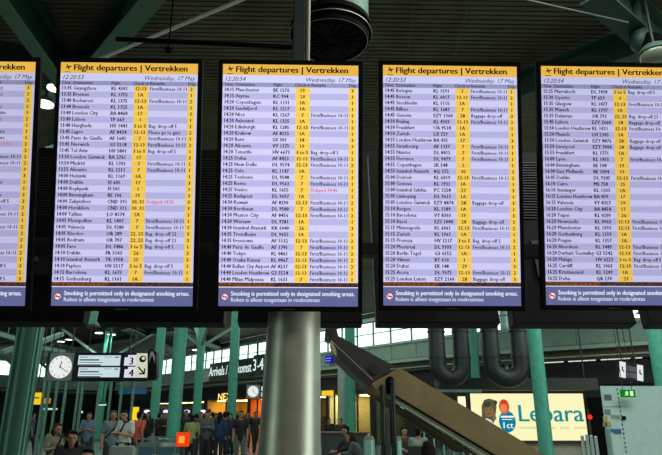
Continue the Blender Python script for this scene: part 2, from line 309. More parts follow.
# ================================================================== DEPARTURE MONITORS
SW, SH, TILT, PITCHX = .8, 1.42, R(13.3), .947
d3 = ray(289.6, 183.7); S3 = CAM + d3*3.44
FB = 'First/Business 10-11'
def L(s): return [r.split(',') for r in s.strip().split('\n')]
LISTS = [L('''12:55,Munich,LH 2303,1A,Boarding,3,g
12:55,Vienna,OS 374,12-13,Boarding,2,g
12:55,Berlin Tegel,KL 1823,12-13,Closing,2,r
13:00,Hamburg,KL 1779,12-13,Boarding,2,g
13:00,Paris de Gaulle,AF 1341,7,Go to gate,1
13:05,Oslo,KL 1145,12-13,Boarding,2,g
13:05,Geneva,KL 1927,1A,,1
13:10,Milan Linate,AZ 109,7,Go to gate,1
13:10,Lyon,KL 1413,7,Go to gate,1
13:15,Prague,OK 617,12-13,Delayed 13:30,2,r
13:15,Zurich,LX 735,12-13,Closing,2,r
13:20,New York,KL 641,12-13,F,2
13:20,Toronto,KL 691,12-13,F,2
13:20,Dublin,EI 607,17,,3
13:20,Leeds,BE 1272,19,,3
13:20,Madrid,UX 1094,7,Go to gate,1
13:25,Rome,AZ 107,1A,,1
13:25,Bristol,BE 104,19,Go to gate,3
13:25,Malaga,HV 6115,3 to 5,Bag. drop-off 5,3
13:25,Chicago,KL 611,12-13,Go to gate,2
13:25,Houston,KL 661,12-13,F,2
13:25,Turin,KL 1559,1A,,1
13:30,Atlanta,DL 75,12-13,F,2
13:30,Mumbai,9W 321,12-13,Go to gate,2
13:30,Nairobi,KL 565,12-13,Go to gate,2
13:30,Accra,KL 589,12-13,Go to gate,2
13:30,Shanghai,KL 895,12-13,F,2
13:30,Vienna,KL 1847,1A,,1
13:30,Antalya,HV 6847,3 to 5,Bag. drop-off 5,3
13:35,Lima,KL 743,12-13,Go to gate,2
13:35,Faro,HV 5353,3 to 5,Bag. drop-off 5,3'''),
L('''13:35,Guangzhou,KL 4301,12-13,F,2
13:35,Bremen,KL 1755,1A,,1
13:40,Bucharest,KL 1375,12-13,F,2
13:40,Brussels,KL 1725,1A,,1
13:40,London City,BA 8460,17,,3
13:40,Lisbon,TP 663,1,,1
13:40,Hurghada,HV 1441,3 to 5,Bag. drop-off 5,1
13:45,Lagos,AF 8434,12-13,Please go to gate,2
13:45,Paris de Gaulle,AF 1641,7,F,1
13:45,Norwich,G3 5518,12-13,F,2
13:45,Tel Aviv,HV 5801,3 to 5,Bag. drop-off 5,1
13:50,London Gatwick,BA 2761,17,,3
13:50,Madrid,KL 1703,7,F,1
13:55,Alicante,KL 1211,7,F,1
14:00,Helsinki,KL 1169,1A,,1
14:00,Dublin,EI 605,17,,3
14:00,Reykjavik,FI 501,1,,1
14:00,Birmingham,BE 106,19,,3
14:00,Zakynthos,CND 391,30 ; 31,Delayed 14:30,3,r
14:00,Heraklion,CND 311,30 ; 31,,3
14:00,Tallinn,LO 8174,1A,,1
14:05,Montpellier,KL 1407,7,F,1
14:05,Valencia,DL 9280,7,F,1
14:05,Rhodos,OR 289,22 ; 23,Bag. drop-off 23,3
14:05,Bodrum,OR 707,22 ; 23,Bag. drop-off 23,3
14:05,Faro,DL 7486,3 to 5,Bag. drop-off 5,1
14:10,Dublin,FR 3103,26,,3
14:10,Istanbul Ataturk,TK 1958,25,,3
14:10,Paphos,HV 5517,3 to 5,Bag. drop-off 5,1
14:15,Barcelona,KL 1673,7,F,1
14:15,Gothenburg,KL 1161,1A,,1'''),
L('''14:15,Manchester,BE 1276,19,,3
14:15,Atyrau,KC 904,20,,3
14:20,Copenhagen,KL 1131,1A,,1
14:20,Sandefjord,KL 1217,1A,,1
14:20,Nice,KL 1267,7,F,1
14:20,Aalesund,KL 1325,1A,,1
14:20,Edinburgh,KL 1285,12-13,F,2
14:20,Krakow,AF 8255,1A,,1
14:20,Bern,SX 301,18,,3
14:20,Alicante,VY 1375,19,,3
14:20,Tenerife,HV 6673,3 to 5,Bag. drop-off 5,1
14:25,Dubai,AF 8423,12-13,F,2
14:25,New Delhi,DL 9574,12-13,F,2
14:25,Oslo,KL 1147,1A,,1
14:25,Toulouse,DL 9548,7,F,1
14:25,Rome,DL 9563,7,F,1
14:25,Venice,KL 1655,7,Delayed 14:45,1,r
14:25,Budapest,DL 9697,1A,,1
14:30,Kuwait,AF 8290,12-13,F,2
14:30,Bordeaux,DL 9580,7,F,1
14:30,Mexico City,AF 8456,12-13,F,2
14:30,Warsaw,DL 9281,1A,,1
14:30,Istanbul Ataturk,KK 6040,26,,3
14:35,Trondheim,DL 9655,1A,,1
14:35,Freetown,AF 5132,12-13,F,2
14:40,Paris de Gaulle,AF 1741,7,F,1
14:40,Tokyo,KL 0861,12-13,F,2
14:40,Osaka Kansai,KL 0867,12-13,F,2
14:40,Belfast City Airport,AF 8237,12-13,F,2
14:40,London Heathrow,G3 5524,12-13,F,2
14:40,Milan Malpensa,KL 1631,7,F,1'''),
L('''14:45,Bologna,KL 1591,7,F,1
14:45,Boston,KL 6017,12-13,F,2
14:45,Stockholm,KL 1115,1A,,1
14:45,Bilbao,KL 1687,7,F,1
14:45,Geneva,EZY 1360,28,Baggage drop-off,3
14:50,Beijing,KL 4303,12-13,F,2
14:50,Frankfurt,UA 9518,1A,,1
14:50,Zurich,LX 729,1A,,1
14:55,London Heathrow,BA 435,17,,3
14:55,Strasbourg,AF 1337,7,F,1
14:55,Nantes,DL 8415,7,F,1
14:55,Florence,DL 9479,7,F,1
14:55,Copenhagen,SK 548,2,,1
14:55,Istanbul Ataturk,8Q 372,30,,3
15:00,Detroit,KL 6019,12-13,F,2
15:00,Geneva,KL 1931,1A,,1
15:00,Istanbul Sabiha,PC 1258,27,,3
15:05,Linkoping,DL 9613,1A,,1
15:05,London Gatwick,EZY 8874,28,Baggage drop-off,3
15:10,Bergen,KL 1189,1A,,1
15:10,Barcelona,VY 8303,19,,3
15:10,Basel,EZS 1044,28,Baggage drop-off,3
15:15,Minneapolis,KL 6061,12-13,F,2
15:15,Zurich,KL 1961,1A,,1
15:15,Preveza,HV 1217,3 to 5,Bag. drop-off 5,1
15:20,Montreal,DL 9393,12-13,F,2
15:20,Berlin Tegel,G3 6552,1A,,1
15:20,Vilnius,BT 610,1,,1
15:20,Dubai,EK 148,29,,3
15:25,Accra,DL 9372,12-13,F,2
15:25,London Luton,EZY 2160,28,Baggage drop-off,3'''),
L('''15:25,Marrakech,DL 7498,3 to 5,Bag. drop-off 5,1
15:30,Oporto,TP 659,3,,1
15:35,Glasgow,KL 1477,12-13,F,2
15:35,Munich,KL 1797,1A,,1
15:35,Dalaman,OR 793,22 ; 23,Bag. drop-off 23,3
15:45,Lisbon,EZY 7664,28,Baggage drop-off,3
15:50,London Heathrow,KL 1021,12-13,F,2
15:50,Munich,LH 2305,1A,,1
15:50,London Gatwick,EZY 8876,28,Baggage drop-off,3
15:50,Liverpool,EZY 7004,28,Baggage drop-off,3
15:55,Frankfurt,KL 1771,1A,,1
16:00,Lyon,KL 1415,7,F,1
16:00,Birmingham,BE 108,19,,3
16:00,East Midlands,BE 1094,19,,3
16:05,Dublin,DL 9245,12-13,F,2
16:10,Cairo,MS 758,25,,3
16:10,Stavanger,KL 1203,1A,,1
16:15,London Heathrow,BA 439,17,,3
16:15,Valencia,VY 8357,19,,3
16:20,London City,BA 8454,17,,3
16:20,Taipei,KL 0209,26,,3
16:20,Newcastle,KL 0963,12-13,F,2
16:20,Manchester,KL 1093,12-13,F,2
16:20,Gothenburg,KL 1159,1A,,1
16:20,Prague,KL 1357,1A,,1
16:20,Aberdeen,KL 1449,12-13,F,2
16:20,Durham Teesvalley,G3 5542,12-13,F,2
16:20,Malaga,HV 6223,3 to 5,Bag. drop-off 5,1
16:25,Cardiff,KL 1063,12-13,F,2
16:25,Kristiansand,KL 1209,1A,,1
16:25,Doha,QR 274,21,,3''')]
PLANE = [(0, .5), (.1, .56), (.28, .52), (.12, .95), (.22, .97), (.52, .6), (.8, .72), (.92, .72), (.9, .62), (.62, .44), (.5, .08), (.41, .05), (.42, .4), (.22, .36), (.1, .3), (.04, .3), (.1, .42)]
RYB = (S3.y+SH/2*math.sin(TILT))*1.195; RX3 = at(300, 326.5, RYB); PY = (S3.y+SH/2*math.sin(TILT)+.11+RYB)/2
def monitor(i, clock, lev, where):
    lx = S3.x+(i-2)*PITCHX
    t = thing('departure_monitor', where, 'monitor', (lx, S3.y, S3.z+(i-2)*(.0075 if i > 2 else .002)), rx=TILT, group='flight departure monitors in the hanging row')
    X, Y_ = lambda f: (f-.5)*SW, lambda f: (.5-f)*SH       # fractions of the screen, from top left
    b = .026
    m = MB(); m.span((-SW/2-b, 0, -SH/2-.03), (SW/2+b, .035, SH/2+.03)); m.build('housing', black, t, bevel=.004)
    m = MB(); m.prism([(-SW/2+.06, .035, -SH/2+.0), (SW/2-.06, .035, -SH/2+.0), (SW/2-.16, .11, -SH/2+.0), (-SW/2+.16, .11, -SH/2+.0)], (0, 0, SH-.06)); m.build('back_cover', matte_black, t)
    m = MB(); A = Matrix.Rotation(-TILT, 4, 'X'); m.span((-.03, .15, -.29), (.03, PY-.042-S3.y, -.23)); m.bm.transform(A); m.build('mount_arm', dark, t)
    m = MB(); fr = lambda a_, c_, e_, g_, y=-.001: m.poly([(X(a_), y, Y_(c_)), (X(e_), y, Y_(c_)), (X(e_), y, Y_(g_)), (X(a_), y, Y_(g_))])
    cols = dict(head=(236, 184, 78), top=(206, 208, 247), colhead=(150, 150, 192), odd=(207, 206, 246), even=(182, 180, 226), yel=(246, 202, 72), foot=(98, 104, 150), line=(222, 222, 250))
    keys = list(cols); ms = [glow('screen_%s_%d' % (k, i), tuple(min(255, v*(lev if k not in ('head', 'foot') else 1)) for v in cols[k])) for k in keys]
    ms += [glow('screen_brown_strip', (146, 92, 44), .85, ((86, 46, 34), 70)), glow('screen_maroon_strip', (112, 74, 62), .8, ((42, 28, 36), 80))]
    T0, T1 = .096, .905; rp = (T1-T0)/31
    def q(k, *r):
        m.mi = keys.index(k) if k in keys else len(keys)+(k == 'maroon'); fr(*r)
    q('head', 0, 0, 1, .0455); q('top', 0, .0455, 1, .0775); q('colhead', 0, .0775, 1, T0)
    for k in range(31):
        a_, c_ = T0+k*rp, T0+(k+1)*rp; key = 'even' if k % 2 else 'odd'
        q(key, 0, a_, .538, c_); q(key, .642, a_, .93, c_)
        q('yel', .538, a_, .642, c_-.0012); q('yel', .93, a_, .985, c_-.0012); q('odd', .985, a_, 1, c_)
        q('line', .538, c_-.0012, .642, c_); q('line', .93, c_-.0012, .985, c_)
    q('brown', 0, T1, .4, .922); q('maroon', .4, T1, 1, .922); q('line', 0, .922, 1, .9255); q('foot', 0, .9255, 1, 1)
    s = m.build('screen', ms, t)
    # lettering
    m = MB(); U, V = (1, 0, 0), (0, 0, 1)
    def wr(st, fx, fy, size, **k): text(m, st, (X(fx), -.003, Y_(fy)), U, V, size, **k)
    wr('Flight departures | Vertrekken', .098, .034, .05, fit=.825*SW, bold=.035, res=3)
    m.poly([(X(.03), -.003, Y_(.043)), (X(.075), -.003, Y_(.043)), (X(.075), -.003, Y_(.0405)), (X(.03), -.003, Y_(.0405))])
    m.poly([(X(.035+.05*a), -.003, Y_(.034-.026*c)) for a, c in PLANE])
    wr(clock, .02, .072, .037, shear=.3, fit=.15*SW, bold=.008); wr('Wednesday, 17 May', .985, .072, .037, shear=.3, fit=.37*SW, align='RIGHT')
    for st, fx in (('Time', .012), ('Destination', .094), ('Flight', .372), ('Check-in', .532), ('Remarks', .652), ('Dep.', .93)): wr(st, fx, .0925, .027, sx=.92, bold=.016)
    for k, row in enumerate(LISTS[i]):
        fy = T0+(k+.78)*rp; mi = {'r': 1, 'g': 2}.get(row[6] if len(row) > 6 else '', 0)
        wr(row[0], .012, fy, .033, sx=.82, bold=.034, res=1); wr(row[1], .096, fy, .032, sx=.92, bold=.026, res=1, mx=.262*SW); wr(row[2], .372, fy, .031, sx=.92, bold=.036, res=1)
        wr(row[3].replace(' ;', ','), .59, fy, .03, sx=.98, bold=.03, align='CENTER', res=1)
        rm = FB if row[4] == 'F' else row[4]
        if rm: wr(rm, .652, fy, .031, sx=.88, mi=mi, bold=.022, res=1)
        wr(row[5], .957, fy, .03, bold=.03, align='CENTER', res=1)
    wr('Smoking is permitted only in designated smoking areas.', .09, .958, .037, mi=3, fit=.885*SW, bold=.034)
    wr('Roken is alleen toegestaan in rookruimtes', .09, .982, .034, mi=3, fit=.635*SW, bold=.014)
    m.build('lettering', [matte_black, glow('screen_red', (220, 84, 110)), glow('screen_grey_green', (120, 130, 128)), glow('screen_pale', (222, 226, 246))], s)
    m = MB(); c = (X(.046), -.003, Y_(.963))
    def disc(r, yy, mi, a0=0):
        m.mi = mi; m.poly([(c[0]+r*math.cos(R(k*20)), yy, c[2]+r*math.sin(R(k*20))) for k in range(18)])
    disc(.021, -.003, 0); disc(.0165, -.0035, 1)
    m.mi = 2; m.span((c[0]-.013, -.0045, c[2]-.003), (c[0]+.012, -.004, c[2]+.003)); m.mi = 0; m.box((c[0], -.005, c[2]), (.036, .001, .005), Matrix.Rotation(R(40), 3, 'Y'))
    m.build('no_smoking_symbol', [glow('screen_red_ring', (196, 60, 70)), glow('screen_white', (240, 235, 245)), matte_black], s)
    m = MB(); text(m, 'SAMSUNG', (0, -.002, -SH/2-.022), U, V, .012, align='CENTER', fit=.07, bold=.01); m.build('maker_mark', mat('grey_mark', (120, 120, 122)), t)
    return t
MON = [monitor(0, '12:20:53', .92, 'hanging departures monitor cut off by the left edge, only its last columns in view'),
       monitor(1, '12:20:53', .99, 'hanging departures monitor listing Guangzhou at 13:35 down to Gothenburg at 14:15'),
       monitor(2, '12:20:54', 1.04, 'hanging departures monitor above the steel pillar, from Manchester 14:15 to Milan Malpensa'),
       monitor(3, '12:20:53', 1.0, 'hanging departures monitor right of the middle, from Bologna 14:45 to London Luton'),
       monitor(4, '12:20:54', .95, 'hanging departures monitor cut by the right edge, from Marrakech 15:25 to Doha')]
BZ = S3.z-SH/2*math.cos(TILT); FY = S3.y+SH/2*math.sin(TILT)-.0
# second row behind, back to back with the first: only its black backs face the camera
RYB = (FY+.0)*1.195; RX3 = at(300, 326.5, RYB); PY = (FY+.11+RYB)/2; RCY, RCZ = RYB+.278, RX3.z+.727
def rear(i, label):
    t = thing('departure_monitor', label, 'monitor', (RX3.x+(i-2)*PITCHX, RCY, RCZ), rz=R(180), rx=TILT, group='monitors of the rear row facing away')
    b = .026
    m = MB(); m.span((-SW/2-b, 0, -SH/2-.034), (SW/2+b, .11, SH/2+.03)); m.build('housing', black, t, bevel=.004)
    m = MB(); m.poly([(-SW/2, -.001, -SH/2), (SW/2, -.001, -SH/2), (SW/2, -.001, SH/2), (-SW/2, -.001, SH/2)]); m.build('screen', mat('screen_glass', (20, 20, 26), .08), t)
    m = MB()
    for k in range(22): m.span((-SW/2+.06, .108, .1+k*.025), (SW/2-.06, .116, .108+k*.025))
    m.build('vent_louvre', mat('vent_dark', (30, 30, 28), .5), t)
    m = MB(); m.span((-.2, .108, -.4), (.2, .13, -.1)); m.build('mount_plate', dark, t)
    m = MB(); A = Matrix.Rotation(-TILT, 4, 'X'); yb = RCY-PY-.047; m.span((-.03, .2, -.27), (.03, yb, -.21)); m.bm.transform(A); m.build('mount_arm', dark, t)
for i, w_ in enumerate(('rear row monitor with its back to the viewer, lowest black edge at far left', 'rear row monitor seen from behind under the Guangzhou departures monitor', 'rear row monitor seen from behind the steel pillar top', 'rear row monitor seen from behind under the Bologna departures monitor', 'rear row monitor seen from behind under the Marrakech departures monitor', 'rear row monitor with its back to the viewer, lowest black edge at far right')): rear(i, w_)
m = MB(); m.span((S3.x-2*PITCHX-.5, PY-.05, BZ+.4), (S3.x+3*PITCHX+.5, PY+.05, BZ+.48)); tag(m.build('support_rail', dark), 'dark horizontal rail running between the two rows of departure monitors', 'rail')
# steel pillar under the middle monitor
pa, pb = at(295.5, 311, PY), at(290, 455, PY)
t = thing('steel_pillar', 'wide brushed steel pillar standing under the middle departures monitor', 'pillar', (pb.x-.03, PY, 0))
m = MB(); m.tube((0, 0, 0), (pa.x-pb.x+.03, 0, BZ+.399), .222, .156, seg=64); m.build('shaft', steel, t, smooth=True)
m = MB(); m.tube((0, 0, 0), (0, 0, .05), .25, .24, seg=48); m.build('base_ring', dark, t, smooth=True)
# mast from the ceiling behind the middle monitor
pm = at(299, 30, PY)
t = thing('mast', 'dark blue-green mast dropping from the ceiling behind the middle monitor', 'mast', (pm.x, PY, BZ+.485))
m = MB(); m.span((-.042, -.05, 0), (.042, .05, CEIL-BZ-.485)); m.build('post', mat('mast_paint', (32, 52, 54), .45), t, bevel=.01)
m = MB(); m.tube((.066, -.03, 0), (.066, -.03, CEIL-BZ-.485), .018); m.build('conduit', mat('conduit_beige', (132, 118, 90), .5), t, smooth=True, label='thin beige conduit pipe')

# ================================================================== CEILING: braces, duct, rods
def beam(label, pts, Z, w, h, mtl, name='roof_beam', cat='beam'):
    a, b = atz(*pts[0], Z), atz(*pts[1], Z)
    t = thing(name, label, cat, (a+b)/2, group=None); o = (a+b)/2
    m = MB(); d = (b-a).normalized(); sd = d.cross(Vector((0, 0, 1))); rot = Matrix((sd, d, Vector((0, 0, 1)))).transposed(); Ln = (b-a).length
    m.box((0, 0, 0), (w*.25, Ln, h), rot); m.build('web', teal_dark, t)
    m = MB(); m.box((0, 0, -h/2), (w, Ln, .03), rot); m.build('lower_flange', mtl, t)
    m = MB(); m.box((0, 0, h/2-.02), (w*1.2, Ln, .04), rot); m.build('upper_flange', teal_dark, t)
    return t
beam('green roof beam slanting from the top left corner down behind the monitors', ((2, -20), (76, 88)), 7.15, .22, .6, mat('beam_green', (84, 124, 98), .5))
beam('green roof beam slanting down to the left above the second monitor', ((158, -20), (70, 84)), 7.15, .28, .5, mat('beam_green', (84, 124, 98), .5))
beam('dark green roof beam near the top right corner', ((590, -18), (662, 44)), 7.1, .36, .5, mat('beam_green3', (34, 58, 48), .6))
beam('green roof beam slanting from the right lamp down behind the monitor gap', ((652, 39), (470, 108)), 7.1, .34, .45, mat('beam_green2', (38, 64, 54), .5))
beam('low green roof beam along the left edge of the ceiling', ((-30, 44), (60, 66)), 7.1, .16, .3, mat('beam_green2', (38, 64, 54), .5))
def rod(label, p, q, Z, r, mtl, name='tie_rod', cat='rod', Zb=None):
    a, b = atz(*p, Z), atz(*q, Zb or Z); o = (a+b)/2
    m = MB(); m.tube(a-o, b-o, r, seg=10); x = m.build(name, mtl, smooth=True); x.location = o; return tag(x, label, cat)
rod('pale thin tie rod crossing the ceiling above the second monitor', (262, -9), (96, 60.5), 6.68, .026, mat('rod_pale', (222, 228, 216), .4))
rod('thin dark tie rod running to the joint near the right lamp', (500, -6), (628, 22.5), 6.7, .012, mat('rod_grey', (74, 78, 70), .6))
rod('dark ceiling pipe left of the mast', (116, 39), (300, 47.5), 6.4, .032, matte_black, 'ceiling_pipe', 'pipe')
rod('thin hanging cable left of the right hand ceiling', (416, -8), (407, 62), 7.3, .006, mat('cable_grey', (90, 88, 76), .5), 'cable', 'cable')
rod('thin ceiling cable above the fourth monitor', (472, -8), (452, 66), 7.3, .008, mat('cable_grey', (90, 88, 76), .5), 'cable', 'cable')
p_ = atz(168, 52, 6.1)
t = thing('smoke_detector', 'small dark detector on a stem under the ceiling above the Guangzhou monitor', 'detector', p_)
m = MB(); m.tube((0, 0, 0), (0, 0, .05), .03, .05, seg=16); m.build('sensor', matte_black, t)
m = MB(); m.tube((0, 0, .05), (0, 0, CEIL-6.1), .01, seg=8); m.build('stem', matte_black, t)
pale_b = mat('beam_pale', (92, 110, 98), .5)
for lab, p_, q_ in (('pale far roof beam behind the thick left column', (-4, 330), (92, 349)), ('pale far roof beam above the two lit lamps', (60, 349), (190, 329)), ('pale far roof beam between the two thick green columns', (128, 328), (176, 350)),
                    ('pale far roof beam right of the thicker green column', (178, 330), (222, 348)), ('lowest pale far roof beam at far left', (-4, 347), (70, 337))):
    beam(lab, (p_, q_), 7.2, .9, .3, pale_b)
# big round air duct
pd = atz(331, 41.5, 5.2)
t = thing('air_duct', 'large round green air duct hanging from the ceiling with black ribbed outlet', 'air duct', (pd.x, pd.y, 5.2))
m = MB(); m.tube((0, 0, .18), (0, 0, CEIL-5.2), .385, seg=56); m.build('duct_pipe', mat('duct_green', (54, 98, 74), .6), t, smooth=True)
m = MB()
for z0, z1, r in ((.0, .06, .385), (.06, .085, .41), (.085, .14, .385), (.14, .165, .41), (.165, .2, .4)): m.tube((0, 0, z0), (0, 0, z1), r, seg=56)
m.build('outlet_collar', matte_black, t, smooth=True)
m = MB(); m.tube((0, 0, -.004), (0, 0, .004), .30, seg=48)
for k in range(18):
    a = k*2*math.pi/18; m.bar((.06*math.cos(a), .06*math.sin(a), -.012), (.29*math.cos(a+.7), .29*math.sin(a+.7), -.012), .012, .02)
m.build('swirl_grille', black, t)
m = MB()
N = 56
for rr, zz in ((.37, -.004), (.412, .072)):
    m.sweep([(rr*math.cos(2*math.pi*k/N), rr*math.sin(2*math.pi*k/N), zz) for k in range(N+1)], .005, 6)
m.build('rim', mat('duct_rim', (150, 150, 130), .35, .6), t)
# ceiling node and glass lamp at the top right
pn = atz(641, 40, 6.7)
t = thing('beam_joint', 'green cast joint where the roof beams meet at top right', 'joint', pn)
m = MB(); m.ball((0, 0, 0), (.16, .16, .2)); m.tube((0, 0, 0), (0, 0, CEIL-6.7), .07); m.build('casting', mat('beam_green2', (38, 64, 54), .5), t, smooth=True)
m = MB(); m.tube((.02, -.1, -.22), (.1, -.14, -.05), .1, .13); m.build('socket', matte_black, t, smooth=True)
def lamp(px, py, Z, r, label, power=0, dome=False, Y=None, name='ceiling_lamp', e=3, colr=(250, 255, 250), sq=False):
    p = at(px, py, Y) if Y else atz(px, py, Z)
    t = thing(name, label, 'lamp', p)
    m = MB(); m.tube((0, 0, 0), (0, 0, .1), r*1.1, r*.8, seg=28); m.build('shade', mat('lamp_shade', (70, 92, 80), .4), t, smooth=True)
    m = MB(); m.tube((0, 0, .1), (0, 0, CEIL-p.z), .02, seg=8); m.build('stem', dark, t)
    m = MB()
    if dome: m.ball((0, 0, -.02), (r, r, r*.6), 24)
    elif sq: m.span((-r, -r*.8, -.05), (r, r*.8, -.003))
    else: m.tube((0, 0, -.03), (0, 0, -.002), r, seg=28)
    m.build('diffuser', mat('dome_glass', (120, 128, 108), .08, spec=.8) if dome else glow('lamp_glow_%g' % e, colr, e), t, smooth=True)
    if power:
        l = bpy.data.lights.new('lamp_light', 'SPOT'); l.energy = power; l.spot_size = R(150); l.spot_blend = .8; l.shadow_soft_size = r; l.color = (.95, 1, .95)
        o = bpy.data.objects.new('lamp_light', l); COL.objects.link(o); o.parent = t; o.location = (0, 0, -.08)
    return t
lamp(655, 54, 6.3, .2, 'unlit glass dome lamp at the top right edge under the roof joint', dome=True)
lamp(45, 103.5, 7.0, .15, 'lit round ceiling lamp seen in the gap between the two left monitors', 120)
lamp(54.5, 87.5, 7.1, .12, 'smaller lit ceiling lamp partly hidden by the second monitor', 40)
lamp(99, 333, 7.0, .26, 'left of two lit round lamps above the hanging clock sign', 300)
lamp(111.5, 334.5, 7.0, .28, 'right of two lit round lamps above the hanging clock sign', 300)
lamp(197, 350, 7.0, .4, 'lit round lamp over the arrivals area left of the green columns', 200)
lamp(61, 341.5, 7.0, .26, 'lit round lamp just right of the thick left column, above the clock', 150)
lamp(69, 339.5, 7.0, .24, 'second lit round lamp from the thick left column, above the clock', 150)
lamp(643.5, 315, 0, .27, 'bright square lamp under the monitor at the right edge', 150, Y=21, e=4, sq=True)
m = MB(); pq = at(44, 91, 10); m.prism([(-.12, 0, -.1), (.16, 0, -.14), (.12, 0, .02), (-.12, 0, .12)], (0, .2, 0)); m.tube((0, .1, .05), (0, .1, CEIL-pq.z), .025)
x = m.build('lamp_bracket', pale_teal); x.location = pq; tag(x, 'pale green bracket above the lamp in the left monitor gap', 'bracket')

# ================================================================== COLUMNS
def column(px, Y, d, label, py=400, mtl=teal, ribs=0, struts=0, top=CEIL):
    p = at(px, py, Y)
    t = thing('column', label, 'column', (p.x, p.y, 0), group='round green hall columns')
    m = MB(); m.tube((0, 0, 0), (0, 0, top), d/2, seg=40); m.build('shaft', mtl, t, smooth=True)
    m = MB(); m.tube((0, 0, 0), (0, 0, .12), d*.7, d*.6, seg=32); m.build('base', dark, t, smooth=True)
    for k in range(ribs):
        a = R([-150, -42, -24][k]); m = MB(); m.tube((math.cos(a)*d*.53, math.sin(a)*d*.53, .15), (math.cos(a)*d*.53, math.sin(a)*d*.53, top), d*.055, seg=10); m.build('downpipe', mat('pipe_green', (80, 140, 118), .3), t, smooth=True)
    for k in range(struts):
        a = R(22+360*k/struts); m = MB(); m.bar((0, 0, 5.2), (math.cos(a)*3.2, math.sin(a)*3.2, 7.35), .16, .16); m.build('strut', mat('strut_green', (104, 138, 120), .5), t)
    return t
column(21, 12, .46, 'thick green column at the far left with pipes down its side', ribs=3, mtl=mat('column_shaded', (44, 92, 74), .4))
column(155.5, 31, .45, 'green column left of the thicker one beside the hanging clock sign')
column(175.5, 22, .47, 'thick green column right of the hanging clock sign')
column(197.5, 33, .44, 'thin green column in front of the white clerestory left of Arrivals', struts=4)
column(232, 29, .43, 'green column crossing the Arrivals sign')
column(350.5, 27, .46, 'bright green column behind the dark escalator arm')
column(342, 34, .48, 'short pale column right of the steel pillar', mtl=mat('column_pale', (140, 158, 148), .5), top=4.4)
column(477.5, 28.5, .43, 'green column between the dark ducts')
column(541, 20, .46, 'green column crossing the yellow billboard')
column(665, 20, .46, 'green column at the right edge above the white kiosk')
column(101.5, 42, .5, 'distant light green column behind the hanging clock sign', struts=4)
column(511, 29, .4, 'narrow pale column behind the rightmost duct', mtl=pale_teal)
q = at(89, 318, 20); zb_ = at(89, 325, 20).z
t = thing('ceiling_box', 'short green box hanging from the ceiling in the gap left of the Guangzhou monitor', 'duct', (q.x, 20, zb_))
m = MB(); m.span((-.23, 0, .03), (.23, .4, CEIL-zb_)); m.build('casing', mat('box_green', (80, 140, 108), .5), t)
m = MB(); m.span((-.25, -.02, -.02), (.25, .42, .03)); m.build('lower_rim', dark, t)
column(8, 46, .45, 'distant column with roof struts left of the thick left column', struts=5)
column(44, 50, .45, 'distant column with roof struts right of the thick left column', struts=5)
# diagonal braces far left
for lab, p, q, Y in (('pale roof brace left of the thick left column', (-8, 332), (22, 341), 30), ('lower pale roof brace left of the thick left column', (2, 352), (30, 343), 32),
                     ('pale roof brace right of the thick left column', (38, 343), (62, 334), 30), ('lower pale roof brace right of the thick left column', (36, 347), (64, 352), 34)):
    a, b = at(*p, Y), at(*q, Y+3); o = (a+b)/2; m = MB(); m.bar(a-o, b-o, .22, .22); m.tube((0, 0, 0), (0, 0, CEIL-o.z), .02, seg=8); x = m.build('roof_brace', mat('strut_green', (104, 138, 120), .5)); x.location = o; tag(x, lab, 'brace')

# ================================================================== U-SHAPED DUCTS
duct_m = mat('duct_dark', (17, 23, 25), .5, scale=3)
def uduct(pxa, pxb, pyb, Y, r, label, back=0):
    a, b = at(pxa, 360, Y), at(pxb, 360, Y); zb = at((pxa+pxb)/2, pyb, Y).z+r
    R_ = (b.x-a.x)/2; c = (a+b)/2
    t = thing('ventilation_duct', label, 'duct', (c.x, Y, zb), group='dark U shaped ventilation ducts')
    pts = [(-R_, 0, z) for z in (CEIL-zb, 3, 2, 1.2, .6)]
    pts = [(-R_, 0, CEIL-zb)]+[(-R_, 0, .5)]
    n = 16
    pts += [(-R_*math.cos(math.pi*k/n), 0, .5-min(R_, .5)*math.sin(math.pi*k/n)) for k in range(1, n)]
    pts += [(R_, 0, .5), (R_, 0, CEIL-zb)]
    m = MB(); m.sweep(pts, r, 24); m.build('pipe', duct_m, t, smooth='all')
    m = MB()
    for s in (-1, 1):
        for z in (.75, 1.7): m.tube((s*R_, 0, z), (s*R_, 0, z+.05), r*1.08, seg=24)
    m.build('clamp_band', mat('duct_band', (15, 20, 21), .5), t, smooth=True)
    return t
uduct(437.5, 462, 388, 22.2, .31, 'dark U shaped duct left of the green column, above the escalator')
uduct(491.5, 520.5, 388, 22.2, .33, 'dark U shaped duct between the two right green columns')

# ================================================================== BILLBOARD
YB = 24.5
A0, A1 = at(470, 393.5, YB), at(588.5, 440.5, YB); bw, bh = A1.x-A0.x, A0.z-A1.z
t = thing('billboard', 'large glowing pale yellow advertising light box with teal lettering', 'billboard', (A0.x, YB, A1.z))
def bp(px, py): q = at(px, py, YB); return (q.x-A0.x, q.z-A1.z)
m = MB(); m.span((-.08, .02, -.12), (bw+.08, .4, bh+.1)); m.build('frame', dark, t)
m = MB(); m.poly([(0, 0, 0), (bw, 0, 0), (bw, 0, bh), (0, 0, bh)]); sc_ = m.build('light_panel', glow('billboard_cream', (252, 247, 190), 1.0), t)
m = MB(); x0, z0 = bp(519.5, 421.5); x1, z1 = bp(584, 421.5)[0], bp(0, 404)[1]
text(m, 'Lebara', (x0, -.01, z0), (1, 0, 0), (0, 0, 1), (z1-z0)/.72, fit=x1-x0, bold=.014, res=4); m.build('lettering', glow('billboard_teal', (10, 142, 152), .95), t)
m = MB()
for a, b, in ((520, 541), (549, 556), (560, 569), (574, 587)):
    (xa, za), (xb, zb) = bp(a, 428.6), bp(b, 427); m.poly([(xa, -.008, za), (xb, -.008, za), (xb, -.008, zb), (xa, -.008, zb)])
